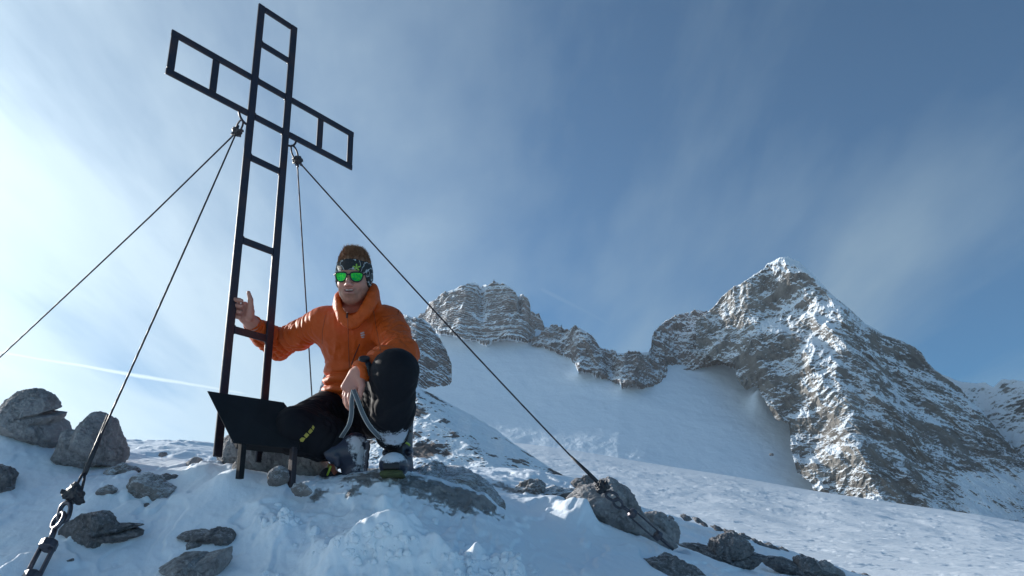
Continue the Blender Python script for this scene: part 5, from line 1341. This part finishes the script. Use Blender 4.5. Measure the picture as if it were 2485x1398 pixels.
def lens_outline(s, g=0.0):
    pts = [(.0085, .0085), (.014, .0145), (.030, .0165), (.050, .0150), (.0575, .0100), (.0570, -.0010), (.052, -.0120), (.042, -.0185), (.028, -.0185), (.017, -.0130), (.0105, -.0030)]
    c = np.array([.033, -.001]); out = []
    P_ = np.array(pts); nP = len(P_)
    for i in range(nP):
        for t in (0, 1 / 3, 2 / 3):                                  # Catmull-Rom
            a, b_, c_, d = P_[i - 1], P_[i], P_[(i + 1) % nP], P_[(i + 2) % nP]
            q_ = .5 * ((2 * b_) + (c_ - a) * t + (2 * a - 5 * b_ + 4 * c_ - d) * t * t + (3 * b_ - a - 3 * c_ + d) * t ** 3)
            q_ = c + (q_ - c) * (1 + g); out.append((s * q_[0], q_[1]))
    return out
glasses = empty('sunglasses', tuple(np.array(HC))); glasses.parent = man; glasses.location = tuple(HC - np.array(man.location))
for s in (-1, 1):
    o_ = lens_outline(s, -.03); c = np.mean(o_, 0); rows = [gsurf(*c)] ; fs = []; K_ = len(o_)
    for r in (.35, .7, 1.0):
        for q_ in o_: rows.append(gsurf(c[0] + (q_[0] - c[0]) * r, c[1] + (q_[1] - c[1]) * r))
    for i in range(K_): fs.append((0, 1 + i, 1 + (i + 1) % K_))
    for r in range(2):
        for i in range(K_): fs.append((1 + r * K_ + i, 1 + (r + 1) * K_ + i, 1 + (r + 1) * K_ + (i + 1) % K_, 1 + r * K_ + (i + 1) % K_))
    nfr = len(rows); rows += [p + CF_ * .0018 for p in rows]; fs += [tuple(i + nfr for i in t[::-1]) for t in fs]
    me = bpy.data.meshes.new('lens'); me.from_pydata([tuple(p) for p in rows], [], fs); me.update(); me.polygons.foreach_set('use_smooth', [True] * len(me.polygons))
    o = link('lens', me, M_LENS); o.parent = glasses; o.matrix_parent_inverse = Matrix.Translation(-Vector(HC))
fr = MB()
for s in (-1, 1):
    fr.tube([gsurf(*q_) for q_ in lens_outline(s, .05)], .0030, 8, closed=True)
    fr.tube([gsurf(s * .0585, .008), hd(s * .068, .008, .070), hd(s * .074, .006, .03), hd(s * .0745, .002, -.01)], [.0030, .0030, .0024, .002], 8)
fr.tube([gsurf(-.0095, .006) , hd(-.004, .0085, .1005), hd(.004, .0085, .1005), gsurf(.0095, .006)], .0026, 8)
o = fr.build('frame', M_FRAME, None, smooth=True); o.parent = glasses; o.matrix_parent_inverse = Matrix.Translation(-Vector(HC))

# ---- watch over the cuff
b = MB(); ax = unit(wrL - Wp(925, 884, 2.94)); s1 = unit(np.cross(ax, CF_)); s2 = np.cross(ax, s1)
wc = wrL - ax * .012
ringp = [wc + (s1 * math.cos(t) + s2 * math.sin(t)) * .0385 for t in np.linspace(0, 2 * np.pi, 24, endpoint=False)]
V_ = []
for p in ringp:
    d = unit(p - wc)
    V_ += [p - ax * .013, p + d * .004 - ax * .012, p + d * .004 + ax * .012, p + ax * .013]
b.add(V_, [(i * 4 + k, i * 4 + (k + 1) % 4, ((i + 1) % 24) * 4 + (k + 1) % 4, ((i + 1) % 24) * 4 + k) for i in range(24) for k in range(4)])
M_WATCH = m_plain('black_watch_rubber', (.012, .014, .018), rough=.4, var=.2)
ow = b.build('watch', M_WATCH, man, smooth=True)
dcs = unit(-CF_ * .7 - CR_ * .5 + CU_ * .3); dcs = unit(dcs - (dcs @ ax) * ax)
b = MB(); b.tube([wc + dcs * .036, wc + dcs * .048, wc + dcs * .050], [.020, .020, .016], 20)
of = b.build('watch_face', M_WATCH, None); of.parent = ow; of.matrix_parent_inverse = ow.matrix_parent_inverse.copy() @ Matrix.Identity(4)
of.matrix_parent_inverse = Matrix.Identity(4)

# ---- ski boots
def m_boot():
    m, nt, b = mat_new('ski_boot_shell')
    t = N(nt, 'ShaderNodeNewGeometry')
    at = N(nt, 'ShaderNodeAttribute', attribute_name='frost'); a2 = N(nt, 'ShaderNodeAttribute', attribute_name='lime')
    n2 = N(nt, 'ShaderNodeTexNoise', i_Scale=38.0, i_Detail=8.0, i_Roughness=.7); L(t.outputs['Position'], n2.inputs[0])
    sp = N(nt, 'ShaderNodeSeparateXYZ'); L(t.outputs['Normal'], sp.inputs[0])
    k = mth(nt, 'ADD', mth(nt, 'MULTIPLY', sp.outputs[2], .25), mth(nt, 'ADD', at.outputs['Fac'], mth(nt, 'MULTIPLY', mth(nt, 'SUBTRACT', n2.outputs[0], .5), 1.2)))
    k = ramp(nt, k, [(.50, 0.0), (.62, 1.0)])
    c = mixc(nt, ramp(nt, mth(nt, 'ADD', a2.outputs['Fac'], mth(nt, 'MULTIPLY', mth(nt, 'SUBTRACT', n2.outputs[0], .5), .5)), [(.45, 0.0), (.5, 1.0)]), (.030, .036, .060), (.34, .42, .03))
    L(mixc(nt, k, c, (.62, .67, .74)), b.inputs['Base Color']); 
    L(ramp(nt, k, [(0, .32), (1, .8)]), b.inputs['Roughness'])
    bp = N(nt, 'ShaderNodeBump', i_Strength=.6, i_Distance=.004); L(mth(nt, 'ADD', k, mth(nt, 'MULTIPLY', n2.outputs[0], .3)), bp.inputs['Height']); L(bp.outputs[0], b.inputs['Normal'])
    return m
M_BOOT = m_boot(); M_SOLE = m_plain('lime_rubber_sole', (.05, .062, .018), rough=.7, var=.35, scale=60, bump=.5, bscale=120)
M_BLACKR = m_plain('black_rubber', (.012, .013, .016), rough=.5, var=.2); M_LIME = m_plain('lime_plastic', (.30, .40, .035), rough=.4, var=.15)
M_LINER = m_plain('black_liner', (.010, .010, .013), rough=.85, var=.2)
def boot(origin, fwd, upv, frostpts, limepts, name='ski_boot', ch=1.0, smat=None):
    fwd = unit(np.asarray(fwd)); upv = np.asarray(upv, float); upv = unit(upv - (upv @ fwd) * fwd); rt = np.cross(fwd, upv)
    def Q(x, y, z): return origin + rt * x + fwd * y + upv * z
    AX = [rt, fwd, upv]
    s = [('u', Cap(Q(0, .055, .062), Q(0, .20, .052), .046, .044), 0), ('u', Ell(Q(0, .235, .050), AX, (.049, .052, .038)), .03),
         ('u', Cap(Q(0, .045, .08), Q(0, .060 + .015 * ch, .08 + .165 * ch), .052, .052 + .006 * ch), .035), ('u', Ell(Q(0, .02, .05), AX, (.040, .035, .045)), .02),
         ('u', Cap(Q(-.048, .075, .12), Q(-.045, .10, .115), .012), .01), ('u', Cap(Q(.048, .075, .12), Q(.045, .10, .115), .012), .01),
         ('s', Box(Q(0, .16, .125), [rt, unit(fwd + upv * .9), unit(upv - fwd * .9)], (.019, .07, .012), .006), .006),
         ('s', Box(Q(0, .14, -.03), AX, (.2, .4, .045), .002), .004), ('s', Cap(Q(0, .08, .09 + .16 * ch), Q(0, .10, .34), .045), .004)]
    def at(V):
        f = sum(a * np.exp(-(np.linalg.norm(V - np.asarray(p), axis=1) / r) ** 2) for p, r, a in frostpts)
        l = sum(a * np.exp(-(np.linalg.norm(V - np.asarray(p), axis=1) / r) ** 2) for p, r, a in limepts)
        return {'frost': f, 'lime': l}
    e = empty(name, origin); e.parent = man; e.location = tuple(np.asarray(origin) - np.array(man.location))
    def adopt(o): o.parent = e; o.matrix_parent_inverse = Matrix.Translation(-Vector(origin)); return o
    V, Fq = mesh_sdf(s, .0032, lambda P: .0012 * fbm(P * 40, 3, 5), .003)
    o = link('shell', mesh_np('shell', V, Fq, attrs=at(V)), M_BOOT); adopt(o)
    so = [('u', Box(Q(0, .15, .011), AX, (.040, .140, .010), .007), 0), ('u', Ell(Q(0, .27, .012), AX, (.035, .03, .011)), .01)]
    for k in range(9): so.append(('s', Box(Q(0, .02 + k * .032, -.002), AX, (.06, .005, .006), .002), .001))
    V, Fq = mesh_sdf(so, .003); adopt(link('sole', mesh_np('sole', V, Fq, attrs=at(V)), smat or M_SOLE))
    b = MB(); b.bar(Q(-.030, .282, .036), Q(.030, .282, .036), fwd, upv, .014, .022); adopt(b.build('toe_cap', M_BLACKR, None, bevel=.005))
    t_ = [('u', Cap(Q(0, .165, .085), Q(0, .165 - .047 * ch, .085 + .165 * ch), .024, .032), 0)]
    V, Fq = mesh_sdf(t_, .0035); adopt(link('liner', mesh_np('liner', V, Fq), M_LINER))
    for (y, z, w) in ((.195, .094, .040), (.150, .150, .046), (.135, .205, .050))[:3 if ch > .9 else 2]:
        b = MB(); b.tube([Q(w * math.cos(t) * 1.03, y - .05 + .052 * math.sin(t), z - .012 * (1 - math.sin(t))) for t in np.linspace(.15, np.pi - .15, 14)], .0042, 8)
        adopt(b.build('buckle_strap', M_LIME if y == .15 else M_BLACKR, None, smooth=True))
    b = MB(); b.tube([Q(.013 * math.cos(t) - .002, .150 + .012 * abs(math.sin(t)), .172 + .012 * math.sin(t)) for t in np.linspace(-.6, 3.8, 14)], .0026, 8); adopt(b.build('pull_loop', M_LIME, None, smooth=True))
    return e
toe = W(948, 1155, 2.82)
fw1 = unit(-FH + X_ @ M.T * 0 + CR_ * .04)
o1 = toe - fw1 * .295; o1[2] = toe[2]
boot(o1, fw1, (0, 0, 1.0), [(Wp(945, 1110, 2.86), .045, .75), (Wp(915, 1130, 2.9), .035, .5), (Wp(975, 1120, 2.9), .035, .5)], [(Wp(918, 1085, 2.92), .03, .8), (Wp(972, 1090, 2.92), .02, .5)])
fw2 = unit(np.array([-.10, .22, -.97])); up2 = unit(-CR_ * .92 - CF_ * .25 + CU_ * .12)
boot(Wp(899, 1062, 3.04), fw2, up2, [(Wp(875, 1120, 2.98), .06, .60), (Wp(865, 1075, 2.98), .05, .55), (Wp(855, 1160, 3.0), .05, .6)], [(Wp(850, 1095, 2.98), .022, .7), (Wp(850, 1140, 3.0), .022, .8)], ch=.35, smat=M_BOOT)

# rust-red bundle beside the rear boot
bd = [('u', Cap(Wp(812, 1112, 2.99), Wp(806, 1176, 2.97), .012, .018), 0), ('u', Cap(Wp(804, 1132, 2.985), Wp(800, 1176, 2.97), .009, .013), .008)]
def m_bundle():
    m, nt, b = mat_new('rust_red_cloth'); t = N(nt, 'ShaderNodeNewGeometry')
    n2 = N(nt, 'ShaderNodeTexNoise', i_Scale=45.0, i_Detail=5.0); mp = N(nt, 'ShaderNodeMapping'); mp.inputs['Scale'].default_value = (1.6, 1, .25); L(t.outputs['Position'], mp.inputs[0]); L(mp.outputs[0], n2.inputs[0])
    L(mixc(nt, ramp(nt, n2.outputs[0], [(.53, 0.0), (.57, 1.0)]), (.22, .05, .02), (.66, .66, .66)), b.inputs['Base Color']); b.inputs['Roughness'].default_value = .6; return m
V, Fq = mesh_sdf(bd, .003, lambda P: .004 * fbm(P * np.array([60, 60, 15]), 3, 6, .5, True), .006)
bs_ = V.mean(0); tag(link('cloth_bundle', mesh_np('cloth_bundle', V - bs_, Fq), m_bundle()), 'narrow rust-red and white cloth bundle standing in the snow left of the rear boot', 'bundle')
bpy.data.objects['cloth_bundle'].location = tuple(bs_)

# strap in the left hand
def ribbon(name, mat, pts, w, th, wid):
    n = 40; p = np.array(pts); s = np.linspace(0, 1, len(p)); t = np.linspace(0, 1, n)
    C_ = np.stack([np.interp(t, s, p[:, i]) for i in range(3)], -1)
    for _ in range(14): C_[1:-1] = (C_[:-2] + C_[2:] + 2 * C_[1:-1]) / 4
    wd = np.array(wid); Wd = np.stack([np.interp(t, np.linspace(0, 1, len(wd)), wd[:, i]) for i in range(3)], -1)
    T = np.gradient(C_, axis=0); T /= np.linalg.norm(T, axis=1)[:, None]
    Wd -= (Wd * T).sum(1)[:, None] * T; Wd /= np.linalg.norm(Wd, axis=1)[:, None]; Nn = np.cross(T, Wd)
    V = np.stack([C_ + Wd * w / 2 + Nn * th, C_ + Wd * w / 2 - Nn * th, C_ - Wd * w / 2 - Nn * th, C_ - Wd * w / 2 + Nn * th], 1).reshape(-1, 3)
    u = np.tile([1, 1, 0, 0], n).astype(float)
    F_q = [(i * 4 + k, i * 4 + (k + 1) % 4, (i + 1) * 4 + (k + 1) % 4, (i + 1) * 4 + k) for i in range(n - 1) for k in range(4)]
    me = mesh_np(name, V, np.array(F_q), attrs={'u': u}); return link(name, me, mat)
def m_strap():
    m, nt, b = mat_new('grey_webbing'); at = N(nt, 'ShaderNodeAttribute', attribute_name='u')
    e = mth(nt, 'ABSOLUTE', mth(nt, 'SUBTRACT', at.outputs['Fac'], .5))
    L(mixc(nt, ramp(nt, e, [(.36, 0.0), (.40, 1.0)]), (.10, .115, .13), (.50, .50, .48)), b.inputs['Base Color']); b.inputs['Roughness'].default_value = .7; return m
M_STRAP = m_strap()
st = empty('strap', Wp(858, 950, 2.84)); tag(st, 'grey webbing strap with pale edges, looped over the fingers of the lowered hand', 'strap')
for nm, pts, wd in (('strap_end', [Wp(858, 946, 2.835), Wp(853, 968, 2.815), Wp(854, 1000, 2.80), Wp(849, 1030, 2.80), Wp(834, 1052, 2.84), Wp(828, 1062, 2.90)], [CR_, CR_ + CF_ * .2, CR_ + CF_ * .3, CR_ + CF_ * .4 - CU_ * .3]),
                    ('strap_end', [Wp(858, 946, 2.835), Wp(868, 972, 2.805), Wp(880, 1005, 2.79), Wp(896, 1034, 2.80), Wp(912, 1052, 2.82), Wp(922, 1062, 2.86)], [CR_, CR_ * .9 + CF_ * .3, CR_ * .8 + CU_ * .3 + CF_ * .5, CR_ * .7 + CU_ * .4 + CF_ * .6])):
    o = ribbon(nm, M_STRAP, pts, .0160, .0010, wd); child(o, st)
# ------------------------------------------------------------------ thin mountain air
lo_, hi_ = (-1500, -500, -560), (1500, 1900, 900)
b = MB(); c8 = [(lo_[0], lo_[1], lo_[2]), (hi_[0], lo_[1], lo_[2]), (hi_[0], hi_[1], lo_[2]), (lo_[0], hi_[1], lo_[2])]
b.hexa([np.array(p, float) for p in c8 + [(x, y, hi_[2]) for x, y, z in c8]])
mh = bpy.data.materials.new('thin_air'); mh.use_nodes = True; nt = mh.node_tree; nt.nodes.clear()
vp = N(nt, 'ShaderNodeVolumePrincipled'); vp.inputs['Color'].default_value = (.75, .87, 1, 1); vp.inputs['Density'].default_value = .00007; vp.inputs['Anisotropy'].default_value = .3
L(vp.outputs[0], N(nt, 'ShaderNodeOutputMaterial').inputs['Volume'])
tag(b.build('haze', mh), kind='stuff')
